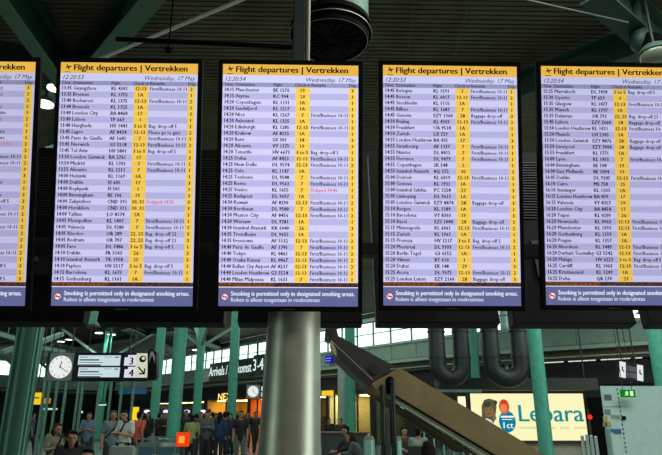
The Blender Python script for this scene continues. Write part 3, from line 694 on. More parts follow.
m.build('fine_print', glow('billboard_grey', (222, 222, 172), .95), t)
def ov(mb, px, py, rx, ry, y, rot=0, n=24):
    c = bp(px, py); s = (at(px+1, py, YB)-at(px, py, YB)).length
    mb.poly([(c[0]+s*(rx*math.cos(k*2*math.pi/n)*math.cos(rot)-ry*math.sin(k*2*math.pi/n)*math.sin(rot)), y, c[1]+s*(rx*math.cos(k*2*math.pi/n)*math.sin(rot)+ry*math.sin(k*2*math.pi/n)*math.cos(rot))) for k in range(n)])
m = MB(); ov(m, 507.3, 421.5, 8.4, 10.3, -.008); m.build('price_badge', glow('billboard_badge', (8, 128, 160), .95), t)
m = MB(); ov(m, 504, 406.5, 5.2, 7, -.012); m.mi = 1; ov(m, 503.6, 408.5, 3.2, 3.6, -.014); m.mi = 2; ov(m, 504, 401.8, 3.4, 1.4, -.014)
m.build('orange_badge', [glow('billboard_orange', (232, 88, 56), .95), glow('billboard_orange_light', (240, 140, 90), .95), glow('billboard_orange_dark', (210, 60, 50), .95)], t)
m = MB(); x0, z0 = bp(503.8, 428.3); text(m, '1ct', (x0, -.012, z0), (1, 0, 0), (0, 0, 1), .34, fit=bp(511.5, 0)[0]-bp(503.8, 0)[0], bold=.02)
for a, b, c, d in ((500.8, 513.8, 415.8, 417.6), (502, 512.5, 419, 419.8)):
    (xa, za), (xb, zb) = bp(a, d), bp(b, c); m.poly([(xa, -.012, za), (xb, -.012, za), (xb, -.012, zb), (xa, -.012, zb)])
m.build('badge_lettering', glow('billboard_white', (240, 246, 240), 1), t)
m = MB()
m.mi = 0; m.poly([(*[bp(a, b)[0]], -.008, bp(a, b)[1]) for a, b in ((482, 420), (481.5, 406), (484, 400), (489, 398.5), (494, 400), (496.5, 404), (496, 412), (494, 423))])
m.mi = 1; ov(m, 488.5, 410.5, 4.2, 6.2, -.01); ov(m, 493.5, 414.5, 1.8, 5.5, -.011, .3)
m.mi = 2; ov(m, 487, 404.5, 3.6, 2.8, -.012); ov(m, 486.5, 409.5, .8, .5, -.013); ov(m, 490.5, 409.5, .8, .5, -.013); ov(m, 488.6, 414, 1.6, .6, -.013)
m.mi = 3; m.poly([(bp(a, b)[0], -.012, bp(a, b)[1]) for a, b in ((483, 424), (486, 418), (491, 420), (494, 424))]); m.mi = 2; ov(m, 495.5, 402.5, 1.6, 2.2, -.012)
m.build('portrait', [glow('portrait_shadow', (100, 96, 70), .8), glow('portrait_skin', (144, 116, 76), .8), glow('portrait_hair', (70, 70, 58), .8), glow('portrait_shirt', (228, 232, 220), .9)], t)
m = MB(); m.span((-.3, .15, -A1.z), (bw+.9, .5, -.125)); m.build('plinth', mat('plinth_beige', (150, 148, 128), .6), t)
p0 = at(458, 396.5, 24.2); p1 = at(466, 408, 24.2)
t = thing('wall_light', 'small bright panel glowing left of the billboard beside the escalator', 'light panel', (p0.x, 24.2, p1.z))
m = MB(); m.span((0, 0, 0), (p1.x-p0.x, .06, p0.z-p1.z)); m.build('diffuser', glow('panel_warm', (255, 244, 190), 1.3), t)
m = MB(); m.span((-.04, .061, -p1.z), (p1.x-p0.x+.04, .2, p0.z-p1.z+.05)); m.build('mount', dark, t)
# canopy over the billboard
q0, q1 = at(430, 391, 23.2), at(600, 380, 23.2)
t = thing('canopy', 'dark canopy running above the billboard beneath the ducts', 'canopy', (q0.x, 23.3, q0.z))
m = MB(); m.span((.4, .1, .05), (q1.x-q0.x, 1.1, .5)); m.build('soffit_box', mat('canopy_dark', (40, 42, 36), .7), t)
m = MB(); m.span((0, -.1, -.04), (at(482, 391, 23.2).x-q0.x, .1, .06)); m.build('edge_trim', pale_teal, t, label='pale green edge trim')
m = MB()
for k in range(3): m = MB(); m.tube((1.2+k*2.6, .8, .5), (1.2+k*2.6, .8, CEIL-q0.z), .03, seg=8); m.build('hanger', dark, t)
# lit service strip under the right fascia
u0, z0 = WR.hit(546, 363.5); u1, z1 = WR.hit(650, 359)
t = thing('strip_light', 'thin broken line of lights under the right hand fascia', 'light', WR.p((u0+u1)/2, .3, z0))
for k in range(9):
    m = MB(); c = (k-4)*(u1-u0)/9.5
    m.box(WR.u*c+WR.n*.12, (.25 if k % 3 else .6, .04, .04), WR.rot); m.build('tube', glow('strip_glow', (235, 240, 215), .9), t)
m = MB(); m.box((0, 0, .08), (u1-u0+1, .12, .08), WR.rot); m.build('track', dark, t)
q = at(590, 417, 24); t = thing('warning_light', 'small red warning light right of the billboard', 'light', q)
m = MB(); m.ball((0, 0, 0), .09); m.build('lens', glow('red_glow', (255, 50, 36), 1.2), t, smooth=True)
m = MB(); m.tube((0, .1, -q.z), (0, .1, .3), .04); m.build('post', dark, t)
m = MB(); q = at(597, 417, 24); m.span((-.2, .2, 0), (.5, .35, 2.3)); x = m.build('dark_cabinet', matte_black); x.location = (q.x, 24, 0); tag(x, 'tall black cabinet between the billboard and the white kiosk', 'cabinet')

# ================================================================== ESCALATOR
YE = 9.5
def ep(px, py, Y=YE): q = at(px, py, Y); return Vector((q.x, Y, q.z))
e0 = ep(399.5, 367.5); e1 = ep(542, 453); sl = (e1.z-e0.z)/(e1.x-e0.x)
b0 = ep(393, 394.5); kx = lambda z, p: p.x+(z-p.z)/sl
org = ep(372, 383); org.z = 0
t = thing('escalator', 'escalator descending to the right with beige metal side and dark upper end', 'escalator', org)
def E(m): m.bm.transform(Matrix.Translation(-org)); return m
m = MB(); prof = [ep(371.5, 383.5), e0, Vector((kx(.5, e0), YE, .5)), Vector((kx(.5, e0)+.7, YE, .4)), Vector((kx(.5, e0)+.7, YE, .02)), Vector((kx(.02, b0), YE, .02)), b0, ep(377, 390.5)]
m.prism(prof, (0, .06, 0)); E(m).build('side_cladding', mat('cladding_beige', (136, 116, 82), .38, .35, var=.16, scale=2), t)
m = MB(); m.prism([p+Vector((0, 1.15, 0)) for p in prof], (0, .06, 0)); E(m).build('side_cladding', mat('cladding_beige', (126, 112, 84), .36, .55), t)
m = MB(); of = Vector((0, 0, -.03))
m.prism([b0+Vector((0, .06, 0)), Vector((kx(.02, b0), YE+.06, .02)), Vector((kx(.02, b0), YE+.06, .1)), b0+Vector((0, .06, .1))], (0, 1.09, 0)); E(m).build('soffit', mat('soffit_olive', (72, 72, 48), .4), t)
m = MB(); s0 = ep(399, 371.5); m.prism([s0+Vector((0, .06, -.1)), Vector((kx(.35, e0), YE+.06, .3)), Vector((kx(.35, e0), YE+.06, .22)), s0+Vector((0, .06, -.18))], (0, 1.09, 0)); E(m).build('step_band', mat('step_grey', (58, 58, 56), .5, .4), t)
def strip(pa_, pb_, w, name, mt, lab=None, yo=-.02, dp=.05):
    m = MB(); a, b = ep(*pa_), ep(*pb_); m.bar(a+Vector((0, yo, 0)), b+Vector((0, yo, 0)), dp, w); E(m).build(name, mt, t, label=lab)
strip((393, 395), (560, 495), .03, 'lower_edge_rail', matte_black)
strip((390, 397), (560, 500), .05, 'lower_trim', mat('trim_greenish', (206, 212, 176), .4, .1), 'pale greenish trim strip', yo=.03)
strip((384, 398), (560, 506), .035, 'lower_pipe', mat('trim_dark_green', (58, 70, 56), .5), yo=.1)
m = MB(); arm = [(330.5, 327), (336, 326), (338.5, 336), (394.5, 366), (368, 386.5), (352, 372), (337, 357), (331.5, 341)]
m.prism([ep(*p) for p in arm], (0, 1.0, 0)); E(m).build('upper_arm', mat('arm_dark', (33, 31, 26), .5), t)
m = MB(); c = ep(329.8, 331.5); m.tube(c+Vector((0, -.02, 0)), c+Vector((0, 1.02, 0)), .075, seg=32); E(m).build('end_roller', mat('arm_black', (16, 16, 16), .45), t, smooth=True)
strip((332, 341.5), (373, 380), .014, 'edge_line', mat('edge_pale', (150, 144, 120), .35, .4), 'pale edge line', yo=-.005, dp=.01)
m = MB(); m.prism([ep(*p)+Vector((0, -.012, 0)) for p in ((331, 342), (373, 380.5), (368, 387), (352, 372.5), (337, 357.5))], (0, .01, 0)); E(m).build('lower_skirt', mat('skirt_dark', (19, 19, 17), .5), t)
m = MB(); m.prism([ep(*p)+Vector((0, -.02, 0)) for p in ((330, 342), (332, 341), (336.5, 351), (336.5, 356.5), (333, 353))], (0, .05, 0)); E(m).build('end_cap', mat('cap_beige', (150, 138, 104), .5), t, label='beige end cap')
for k, (px, py, r, nm, mt) in enumerate([(374, 369.5, .085, 'pivot_plate', mat('arm_black', (16, 16, 16), .45)), (374, 369.5, .06, 'pivot_cap', mat('pivot_grey', (34, 32, 28), .4))]):
    m = MB(); c = ep(px, py); m.tube(c+Vector((0, -.02-.01*k, 0)), c, r, seg=32); E(m).build(nm, mt, t, smooth=True)
m = MB(); a, b = ep(390, 381), ep(391, 394)
m.prism([Vector((a.x-.07, YE-.015, b.z)), Vector((a.x+.07, YE-.015, b.z))]+[Vector((a.x+.07*math.cos(R(k*15)), YE-.015, a.z+.07*math.sin(R(k*15)))) for k in range(13)], (0, .014, 0)); E(m).build('slot', matte_black, t, label='dark round-topped slot')
for px, py, w in ((381.5, 386, .05), (391.5, 380, .05)):
    m = MB(); a = ep(px, py); m.tube((a.x, YE-.09, 0), (a.x, YE-.09, a.z), w*.8, seg=20); m.tube((a.x, YE-.09, a.z-.02), (a.x, YE+.02, a.z-.02), w*.8, seg=12); E(m).build('support_post', mat('post_dark', (34, 38, 36), .35, .4), t, smooth=True)
m = MB(); a, b = ep(386.5, 412), ep(388, 455); m.span((a.x-.02, YE-.12, 0), (a.x+.03, YE-.06, a.z)); E(m).build('post_web', mat('post_grey', (70, 74, 70), .4, .3), t)
m = MB(); pr = [ep(355, 386, YE+1.6), ep(368, 386, YE+1.6), ep(470, 452, YE+1.6), ep(455, 452, YE+1.6)]
m.prism(pr, (0, .1, 0)); pz = ep(412, 415, YE+1.65); m.span((pz.x, YE+1.22, pz.z-.05), (pz.x+.1, YE+1.62, pz.z+.05)); E(m).build('far_balustrade', mat('far_olive', (66, 60, 40), .5), t)
for px, py in ((381, 389), (386, 391), (396, 401), (404, 407)):
    m = MB(); c = ep(px, py, YE+1.58); m.ball(c, (.07, .03, .035), 12); m.tube(c, c+Vector((0, .05, 0)), .02, seg=8); E(m).build('step_light', glow('step_glow', (200, 225, 170), .8), t)

# ================================================================== HANGING CLOCK SIGN
YS = 13.0
def sp(px, py): q = at(px, py, YS); return q.x, q.z
sx0, sz0 = sp(47, 381.2); sx1, sz1 = sp(149, 352.6)
t = thing('hanging_sign', 'hanging dark blue information sign with round clock and tracks 3 and 4', 'sign', (sx0, YS, sz0))
def S(px, py): a, b = sp(px, py); return a-sx0, b-sz0
w_, h_ = sx1-sx0, sz1-sz0
m = MB(); m.span((0, .02, 0), (w_, .15, h_)); m.build('box', mat('sign_navy', (14, 18, 44), .4), t, bevel=.01)
m = MB(); a, b = S(74.5, 352.6); m.span((0, 0, .01), (a, .02, h_-.01)); m.build('clock_panel', mat('clock_grey', (130, 136, 130), .5), t)
def clockface(par, c, r, y, hm=True):
    m = MB(); m.tube((c[0], y, c[1]), (c[0], y-.02, c[1]), r, seg=40); d = m.build('clock_face', glow('clock_white', (238, 242, 240), .95), par)
    m = MB()
    for k in range(12):
        an = k*math.pi/6; m.box((c[0]+r*.84*math.sin(an), y-.024, c[1]+r*.84*math.cos(an)), (r*.045, .006, r*.13), Matrix.Rotation(an, 3, 'Y'))
    m.build('hour_marks', matte_black, d)
    for nm, an, ln, wd in (('hour_hand', R(10), .52, .07), ('minute_hand', R(123), .8, .05)):
        m = MB(); e = Vector((math.sin(an), 0, math.cos(an))); o_ = Vector((c[0], y-.03, c[1])); m.bar(o_-e*r*.12, o_+e*r*ln, .008, r*wd) if False else m.box(o_+e*r*(ln-.12)/2, (r*wd, .008, r*(ln+.12)), Matrix.Rotation(an, 3, 'Y')); m.build(nm, matte_black, d)
clockface(t, S(60.7, 367), .233, 0)
for pa_, pb_ in (((79, 355.3), (119.5, 365.6)), ((79, 367.3), (118.8, 377.2))):
    x0, z1 = S(*pa_); x1, z0 = S(*pb_)
    m = MB(); m.span((x0, -.005, z0), (x1, .02, z1)); d = m.build('display', glow('lcd_pale', (206, 228, 232), .92), t)
    m = MB(); hh = z1-z0
    for a, b, c, e in ((.03, .22, .82, .03), (.62, .8, .84, .02), (.87, .97, .82, .05), (.03, .5, .55, .06), (.03, .6, .3, .025)):
        m.span((x0+(x1-x0)*a, -.008, z0+hh*(c-e)), (x0+(x1-x0)*b, -.006, z0+hh*(c+e)))
    m.build('display_lines', mat('lcd_ink', (60, 84, 130)), d)
    m = MB(); m.span((x0, -.006, z0), (x0+(x1-x0)*.55, -.0055, z0+hh*.1)); m.build('display_footer', mat('lcd_navy', (20, 30, 90)), d)
for s_, pa_, pb_ in (('3', (125, 355), (135.5, 365.5)), ('4', (125, 366.8), (135, 377.5))):
    x0, z1 = S(*pa_); x1, z0 = S(*pb_)
    m = MB(); m.span((x0, -.004, z0), (x1, .02, z1)); d = m.build('number_plate', glow('plate_white', (226, 230, 240), .9), t)
    m = MB(); text(m, s_, ((x0+x1)/2+.03, -.006, z0+.02), (1, 0, 0), (0, 0, 1), .21, align='CENTER', bold=.03); m.build('number', matte_black, d)
    m = MB(); m.span((x0, -.006, z1-.05), (x0+.07, -.004, z1)); m.build('plate_corner', mat('lcd_navy', (20, 30, 90)), d)
x0, z1 = S(136.8, 353.3); x1, z0 = S(146.8, 377.6)
m = MB(); m.span((x0, -.004, z0), (x1, .02, z1)); d = m.build('arrow_plate', glow('plate_cream', (222, 226, 200), .85), t)
m = MB(); c = Vector(((x0+x1)/2, -.008, z0+.15))
m.box(c, (.03, .004, .2), Matrix.Rotation(R(-45), 3, 'Y')); m.box(c+Vector((.07, 0, -.02)), (.03, .004, .12)); m.box(c+Vector((.02, 0, -.07)), (.12, .004, .03))
m.build('arrow', matte_black, d)
m = MB(); c = Vector(((x0+x1)/2+.01, -.006, z1-.12)); m.tube(c, c+Vector((0, -.004, 0)), .072, seg=24); m.build('round_symbol', matte_black, d)
m = MB(); c = c+Vector((.015, -.006, .015)); m.tube(c, c+Vector((0, -.004, 0)), .035, seg=20); m.build('round_symbol_center', glow('plate_cream', (222, 226, 200), .85), d)
m = MB(); m.prism([(S(*p)[0], -.06, S(*p)[1]) for p in ((148.3, 380.5), (148.3, 353), (150.5, 349.5), (154, 349), (157, 352.5), (157.3, 376), (155, 380))], (0, .2, 0)); m.build('end_cap', mat('cap_black', (9, 10, 12), .5, spec=.2), t)
m = MB(); m.prism([(S(*p)[0], -.065, S(*p)[1]) for p in ((149.3, 364), (151.3, 352), (153.7, 351.5), (156, 357), (155.5, 364), (153.5, 356), (151.8, 357))], (0, .004, 0)); m.build('cap_symbol', mat('cap_grey', (150, 154, 150), .5), t)
for px in (70, 128):
    m = MB(); a = S(px, 352)[0]; m.tube((a, .08, h_-.01), (a, .08, CEIL-sz0), .018, seg=8); m.build('hanger', dark, t)
# small clock sign over the concourse
YC = 25; q = at(253, 391.5, YC)
t = thing('small_hanging_clock', 'small distant round clock hanging beside the steel pillar', 'clock', (q.x, YC, q.z))
m = MB(); m.span((-.27, 0, -.27), (.27, .2, .27)); m.build('box', mat('clock_grey', (130, 136, 130), .5), t)
clockface(t, (0, 0), .22, 0)
m = MB(); m.span((.28, 0, -.26), (.7, .2, .26)); m.build('side_panel', mat('sign_navy', (14, 18, 44), .4), t)
m = MB(); m.span((.33, -.02, -.2), (.65, -.005, -.03)); m.span((.33, -.02, .03), (.65, -.005, .2)); m.build('display', glow('lcd_pale', (206, 228, 232), .92), t)
m = MB(); m.tube((.1, .1, .27), (.1, .1, CEIL-q.z), .03, seg=8); m.build('hanger', dark, t)
# oblique hanging gate sign at the right
YG = 17; q = at(631.5, 371, YG)
t = thing('hanging_gate_sign', 'tilted hanging sign with white pictogram panels above the white kiosk', 'sign', (q.x, YG, q.z), rz=R(8))
M_ = Matrix.Rotation(R(9), 4, 'Y')
def G(m): m.bm.transform(M_); return m
m = MB(); m.span((-.38, 0, -.26), (.38, .2, .24)); G(m).build('box', mat('cap_black', (16, 18, 20), .4), t)
for a, b in ((-.37, -.19), (.17, .35)):
    m = MB(); m.span((a, -.02, -.23), (b, 0, .21)); d = G(m).build('light_panel', glow('plate_bright', (226, 232, 232), 1), t)
    m = MB(); c = ((a+b)/2, -.03, -.03); m.box(c, (.1, .008, .03), Matrix.Rotation(R(50), 3, 'Y')); m.box((c[0]-.02, -.03, .02), (.03, .008, .12)); G(m).build('pictogram', matte_black, d)
for z in (-.2, -.02): 
    m = MB(); m.span((-.16, -.015, z), (.14, 0, z+.15)); G(m).build('plate', mat('plate_slate', (58, 62, 80), .4), t)
for a in (-.2, .2):
    m = MB(); m.tube((a, .1, .16), (a, .1, CEIL-q.z), .02, seg=8); m.build('hanger', dark, t)

# ================================================================== WHITE KIOSK
YK = 12.0
k0 = at(600, 386, YK); k1 = at(617, 386, YK); kz = k0.z
t = thing('kiosk', 'large pale green-white partition box at the lower right with posted notices', 'kiosk', (k0.x, YK, 0))
kw = at(760, 386, YK).x-k0.x
kb = at(603, 386, YK+2.4).x-k0.x
m = MB(); m.prism([(0, .01, 0), (kw, .01, 0), (kw+1, 2.4, 0), (kb, 2.4, 0)], (0, 0, kz)); m.build('wall_panel', mat('kiosk_white', (190, 222, 216), .45, var=.05), t, bevel=.01)
m = MB(); n = 52; kk = k1.x-k0.x
vs = [(m.bm.verts.new((kk-.012, .006, kz*k/n)), m.bm.verts.new((kk+.012, .006, kz*k/n))) for k in range(n+1)]
for k in range(n): m.bm.faces.new((vs[k][0], vs[k][1], vs[k+1][1], vs[k+1][0])).material_index = k % 2
m.build('seam', [mat('seam_dark', (50, 58, 54), .6), mat('kiosk_white', (190, 222, 216), .45)], t, label='dark dashed vertical seam')
m = MB(); m.span((0, 0, kz*.815), (kk-.03, .011, kz*.82)); m.build('ledge_line', mat('seam_grey', (110, 128, 118), .6), t)
for px, py, w, h, c, lab in ((608, 397.5, .07, .055, (96, 112, 104), 'small grey-green notice'), (607.5, 412, .06, .05, (120, 140, 128), None), (605.5, 419, .045, .05, (190, 170, 120), None), (608.5, 424.5, .05, .05, (170, 150, 100), None),
                             (609.5, 430.5, .075, .035, (70, 110, 160), 'blue notice'), (617.5, 431.5, .075, .045, (60, 100, 150), 'blue notice'), (615.5, 417, .08, .035, (150, 160, 140), None), (605, 424.5, .04, .04, (150, 130, 80), None)):
    q = at(px, py, YK); m = MB(); m.span((q.x-k0.x-w, -.001, q.z-h), (q.x-k0.x+w, .0105, q.z+h)); m.build('notice', mat('notice_%d_%d_%d' % c, c, .6), t, label=lab)
q = at(623.5, 418, YK); m = MB(); m.span((q.x-k0.x-.03, -.05, q.z-.035), (q.x-k0.x+.03, .012, q.z+.035)); m.build('keypad', matte_black, t, bevel=.006)
q = at(645, 398, YK)
q = at(628.5, 393.5, YK-.3)
t = thing('exit_sign', 'small green lit exit sign with running figure hanging before the white kiosk', 'sign', (q.x, YK-.3, q.z))
m = MB(); m.span((-.135, 0, -.07), (.135, .06, .07)); m.build('box', glow('exit_green', (20, 130, 30), .9), t)
m = MB(); Yx = -.006
m.span((.03, Yx, -.045), (.09, Yx+.004, .045)); m.ball((-.03, Yx, .035), (.014, .004, .014), 10)
m.bar((-.03, Yx, .02), (-.04, Yx, -.01), .006, .022); m.bar((-.04, Yx, -.01), (-.015, Yx, -.04), .006, .014); m.bar((-.04, Yx, -.01), (-.075, Yx, -.035), .006, .014); m.bar((-.03, Yx, .018), (0, Yx, .0), .006, .012); m.bar((-.03, Yx, .018), (-.07, Yx, .015), .006, .012)
m.build('running_figure', glow('exit_white', (190, 255, 180), 1.2), t)
for a in (-.09, .09):
    m = MB(); m.tube((a, .03, .07), (a, .03, CEIL-q.z), .006, seg=6); m.build('hanger', dark, t)
# steel bollards
names = ['leftmost of four short steel posts before the billboard', 'second from left of four short steel posts before the billboard', 'third from left of four short steel posts before the billboard', 'steel post nearest the white kiosk of four before the billboard']
for k, (px, py) in enumerate(((582, 435), (586.5, 434), (591, 435), (595.5, 436))):
    q = at(px, py, 14.5+.4*k); t = thing('steel_post', names[k], 'post', (q.x, 14.5+.4*k, 0), group='short steel posts before the billboard')
    m = MB(); m.tube((0, 0, 0), (0, 0, q.z-.03), .038, seg=18); m.ball((0, 0, q.z-.03), (.038, .038, .03), 14); m.build('tube', silver, t, smooth=True)
    m = MB(); m.tube((0, 0, 0), (0, 0, .03), .07, seg=18); m.build('foot', dark, t, smooth=True)
q = at(601, 428, 12.6)
m = MB(); m.tube((0, 0, 0), (0, 0, q.z), .05, seg=18); x = m.build('pipe_stand', pale_teal, smooth=True); x.location = (q.x-.2, 11.9, 0); tag(x, 'pale upright pipe against the left side of the white kiosk', 'pipe')

# ================================================================== LEFT CONCOURSE FITTINGS
YP = 21.0
pl, pr_ = at(38, 440, YP), at(131, 440, YP); ht = at(60, 374, YP).z
t = thing('glass_partition', 'tall glass partition with thin green mullions behind the standing travellers', 'partition', (pl.x, YP, 0))
pxs = [39, 44, 52, 61, 74, 78, 95, 107, 118, 130]; xs = [at(p, 425, YP).x-pl.x for p in pxs]
for k, x in enumerate(xs):
    m = MB(); m.span((x-.03, -.05, 0), (x+.03, .05, ht)); m.build('mullion', mat('mullion_green', (84, 124, 108), .4), t)
m = MB(); m.span((xs[0], -.05, ht), (xs[-1], .05, ht+.1)); m.build('head_rail', mat('mullion_green', (84, 124, 108), .4), t)
for a, b in zip(xs, xs[1:]):
    m = MB(); m.span((a+.04, -.008, .05), (b-.04, .008, ht)); m.build('pane', glassmat('partition_glass', .012), t)
# yellow direction sign
q = at(36, 398.5, 24); t = thing('yellow_sign', 'small glowing yellow sign hanging at the left, right of the thick column', 'sign', (q.x, 24, q.z))
m = MB(); m.span((-.24, 0, -.22), (.24, .12, .22)); m.build('light_box', glow('yellow_lit', (246, 198, 32), 1), t)
m = MB(); m.span((-.16, -.01, .0), (.12, -.002, .05)); m.build('mark', mat('sign_brown', (120, 80, 10)), t)
m = MB(); m.tube((0, .06, .2), (0, .06, CEIL-q.z), .02, seg=8); m.build('hanger', dark, t)
m = MB(); q = at(44.5, 400.8, 24.5); m.span((-.2, 0, -.1), (.2, .1, .1)); t = thing('amber_light', 'small amber light box right of the yellow sign', 'light', q); m.build('light_box', glow('amber', (220, 150, 50), .8), t)
m = MB(); m.tube((0, .05, .1), (0, .05, CEIL-q.z), .02, seg=8); m.build('hanger', dark, t)
def bar_light(px, py, Y, w, h, c, e, label, name='light_bar'):
    q = at(px, py, Y); t = thing(name, label, 'light', q)
    m = MB(); m.span((-w/2, -.05, -h/2), (w/2, .05, h/2)); m.build('diffuser', glow('bar_%d_%d_%d' % c, c, e), t)
    m = MB(); m.tube((0, .02, h/2), (0, .02, CEIL-q.z), .015, seg=6); m.build('hanger', dark, t)
bar_light(50.5, 409, 23, .46, .06, (225, 240, 225), 1, 'white light bar below the hanging clock, left side')
bar_light(81, 412, 26, .12, .08, (225, 235, 215), 1, 'tiny white light below the clock sign screens')
lamp(102, 404.5, 0, .16, 'small round lamp hanging behind the glass partition', Y=24, e=1.2)
q = at(134.5, 418, 23)
t = thing('yellow_pylon', 'tall narrow glowing yellow pylon sign among the travellers', 'sign', (q.x, 23, 0))
a, b = at(134.5, 407, 23).z, at(134.5, 428.5, 23).z
m = MB(); m.span((-.1, 0, b), (.1, .12, a)); m.build('light_box', glow('pylon_yellow', (250, 204, 20), 1.1), t)
m = MB(); m.span((-.04, .02, 0), (.04, .1, b)); m.build('post', dark, t)
q = at(182, 439.5, 15)
t = thing('red_light_box', 'glowing orange-red square light box on a post in front of the green column', 'light', (q.x, 15, 0))
m = MB(); m.span((-.14, 0, q.z-.16), (.14, .2, q.z+.16)); m.build('light_box', glow('red_box', (232, 66, 20), 1), t)
m = MB(); m.span((-.075, -.01, q.z-.08), (.06, -.002, q.z+.08)); m.build('glow_patch', glow('red_box_core', (255, 150, 60), 1.2), t)
m = MB(); m.tube((0, .1, 0), (0, .1, q.z-.16), .04, seg=14); m.build('post', dark, t)
# service counter with blue canopy lights
q0, q1 = at(143, 411.5, 33), at(207, 411.5, 33)
t = thing('counter_canopy', 'long navy counter canopy with small white lights behind the crowd', 'canopy', (q0.x, 33, q0.z))
m = MB(); m.span((0, 0, -.14), (q1.x-q0.x, 1.2, .14)); m.build('canopy_box', mat('canopy_navy', (22, 26, 70), .5), t)
for px in (147, 166, 187, 203):
    a = at(px, 412, 33).x-q0.x; m = MB(); m.ball((a, -.02, 0), (.16, .06, .09), 12); m.build('spot_light', glow('spot_glow', (225, 230, 255), 1.2), t)
for a in (.2, (q1.x-q0.x)/2, q1.x-q0.x-.2):
    m = MB(); m.tube((a, .8, -q0.z), (a, .8, -.14), .06, seg=12); m.build('canopy_leg', dark, t)
t2 = thing('service_counter', 'teal-grey service counter below the navy canopy', 'counter', (q0.x, 33.2, 0))
m = MB(); m.span((.4, 1.4, 0), (q1.x-q0.x-.3, 2.0, 1.0)); m.build('body', mat('counter_teal', (70, 100, 92), .5), t2); m = MB(); m.span((.3, 1.3, 1.0), (q1.x-q0.x-.2, 2.1, 1.05)); m.build('worktop', pale_teal, t2)
# blue band of signs left of the crowd
q0, q1 = at(118, 394, 40), at(146, 388, 40)
t = thing('blue_sign_band', 'dim blue sign band hanging below the clock sign end', 'sign', (q0.x, 40, q0.z))
m = MB(); m.span((0, 0, 0), (q1.x-q0.x, .2, q1.z-q0.z)); m.build('panel', glow('band_blue', (40, 78, 104), .8), t)
m = MB(); m.tube((.8, .1, .4), (.8, .1, CEIL-q0.z), .03, seg=8); m.build('hanger', dark, t)

# ---- luggage trolleys
def trolley():
    t = thing('luggage_trolley', '', 'luggage trolley', group='parked luggage trolleys')
    fr = mat('trolley_grey', (128, 142, 136), .35, .5)
    m = MB(); m.bar((-.28, .3, 0.95), (.28, .3, .95), .035, .035)
    for s in (-1, 1):
        m.bar((s*.28, .3, .95), (s*.27, .2, .2), .03, .03); m.bar((s*.27, .2, .2), (s*.24, -.55, .16), .03, .03)
    for z in (.4, .6, .78): m.bar((-.275, .26, z), (.275, .26, z), .015, .015)
    m.build('frame', fr, t)
    m = MB(); m.span((-.26, -.55, .15), (.26, .22, .17)); m.build('platform', fr, t)
    m = MB(); m.span((-.25, .12, .72), (.25, .34, .74)); m.span((-.25, .12, .74), (.25, .14, .84)); m.build('basket', fr, t)
    m = MB(); m.span((-.2, .305, .45), (.2, .315, .75)); m.build('advert_panel', mat('trolley_blue', (52, 84, 96), .5), t)
    for x, y in ((-.22, .2), (.22, .2), (-.1, -.5), (.1, -.5)):
        m = MB(); m.tube((x-.02, y, .07), (x+.02, y, .07), .07, seg=16); m.build('wheel', matte_black, t, smooth=True)
    return t
tr = trolley(); tl = ['parked luggage trolley nearest the orange vest traveller', 'second parked luggage trolley from the left, before the crowd', 'third parked luggage trolley, left of the thick green column', 'parked luggage trolley right of the thick green column']
for k, (px, Yt) in enumerate(((149, 19), (160, 20.6), (171, 19), (181, 20.6))):
    o = tr if k == 0 else copy_tree(tr); q = at(px, 440, Yt); o.location = (q.x, Yt, 0); o.rotation_euler.z = R(180-6*k); o['label'] = tl[k]
# ---- seats, bins, luggage
seat_m = mat('seat_dark', (40, 46, 46), .5)
def seat():
    t = thing('waiting_seat', '', 'seat', group='waiting seats in the concourse')
    m = MB(); m.span((-.25, -.25, .42), (.25, .22, .46)); m.build('seat', seat_m, t, bevel=.015)
    m = MB(); m.box((0, .25, .68), (.5, .04, .46), Matrix.Rotation(R(-8), 3, 'X')); m.build('backrest', seat_m, t, bevel=.015)
    for s in (-1, 1):
        m = MB(); m.span((s*.22-.02, -.2, 0), (s*.22+.02, -.16, .42)); m.span((s*.22-.02, .16, 0), (s*.22+.02, .2, .5)); m.span((s*.22-.02, -.2, .38), (s*.22+.02, .2, .42)); m.build('leg', dark, t)
    return t
def bin_(px, py, Y, d, label):
    q = at(px, py, Y); t = thing('waste_bin', label, 'bin', (q.x, Y, 0))
    m = MB(); m.tube((0, 0, 0), (0, 0, q.z-.08), d/2, seg=28); m.build('body', mat('bin_teal', (134, 178, 166), .35, .2), t, smooth=True)
    m = MB(); m.tube((0, 0, q.z-.08), (0, 0, q.z), d/2, d*.35, seg=28); m.build('lid', mat('bin_lid', (80, 104, 98), .4), t, smooth=True)
bin_(369, 436, 13, .23, 'pale teal cylindrical bin left of the escalator posts')
bin_(397, 436.5, 13, .19, 'pale teal cylindrical bin right of the escalator posts')
def suitcase(px, py, Y, w, d, c, label):
    q = at(px, py, Y); t = thing('suitcase', label, 'suitcase', (q.x, Y, 0)); h = q.z
    m = MB(); m.span((-w/2, -d/2, .05), (w/2, d/2, h)); m.build('shell', mat('case_%d_%d_%d' % c, c, .4), t, bevel=.03)
    m = MB(); 
    for k in range(4): m.span((-w/2+w*(k+.7)/5, -d/2-.008, .1), (-w/2+w*(k+.9)/5, -d/2+.01, h-.06))
    m.build('rib', mat('case_%d_%d_%d' % c, c, .4), t)
    m = MB(); m.span((-.12, -.02, h-.005), (-.1, .02, h+.06)); m.span((.1, -.02, h-.005), (.12, .02, h+.06)); m.span((-.12, -.02, h+.05), (.12, .02, h+.07)); m.build('handle', matte_black, t)
    for s in (-1, 1):
        m = MB(); m.tube((s*w*.35-.02, 0, .035), (s*w*.35+.02, 0, .035), .035, seg=14); m.tube((s*w*.35, 0, .03), (s*w*.35, 0, .07), .015, seg=8); m.build('wheel', matte_black, t, smooth=True)
suitcase(123, 446, 13.2, .48, .3, (136, 144, 138), 'large pale grey suitcase in front of the traveller with a shoulder strap')
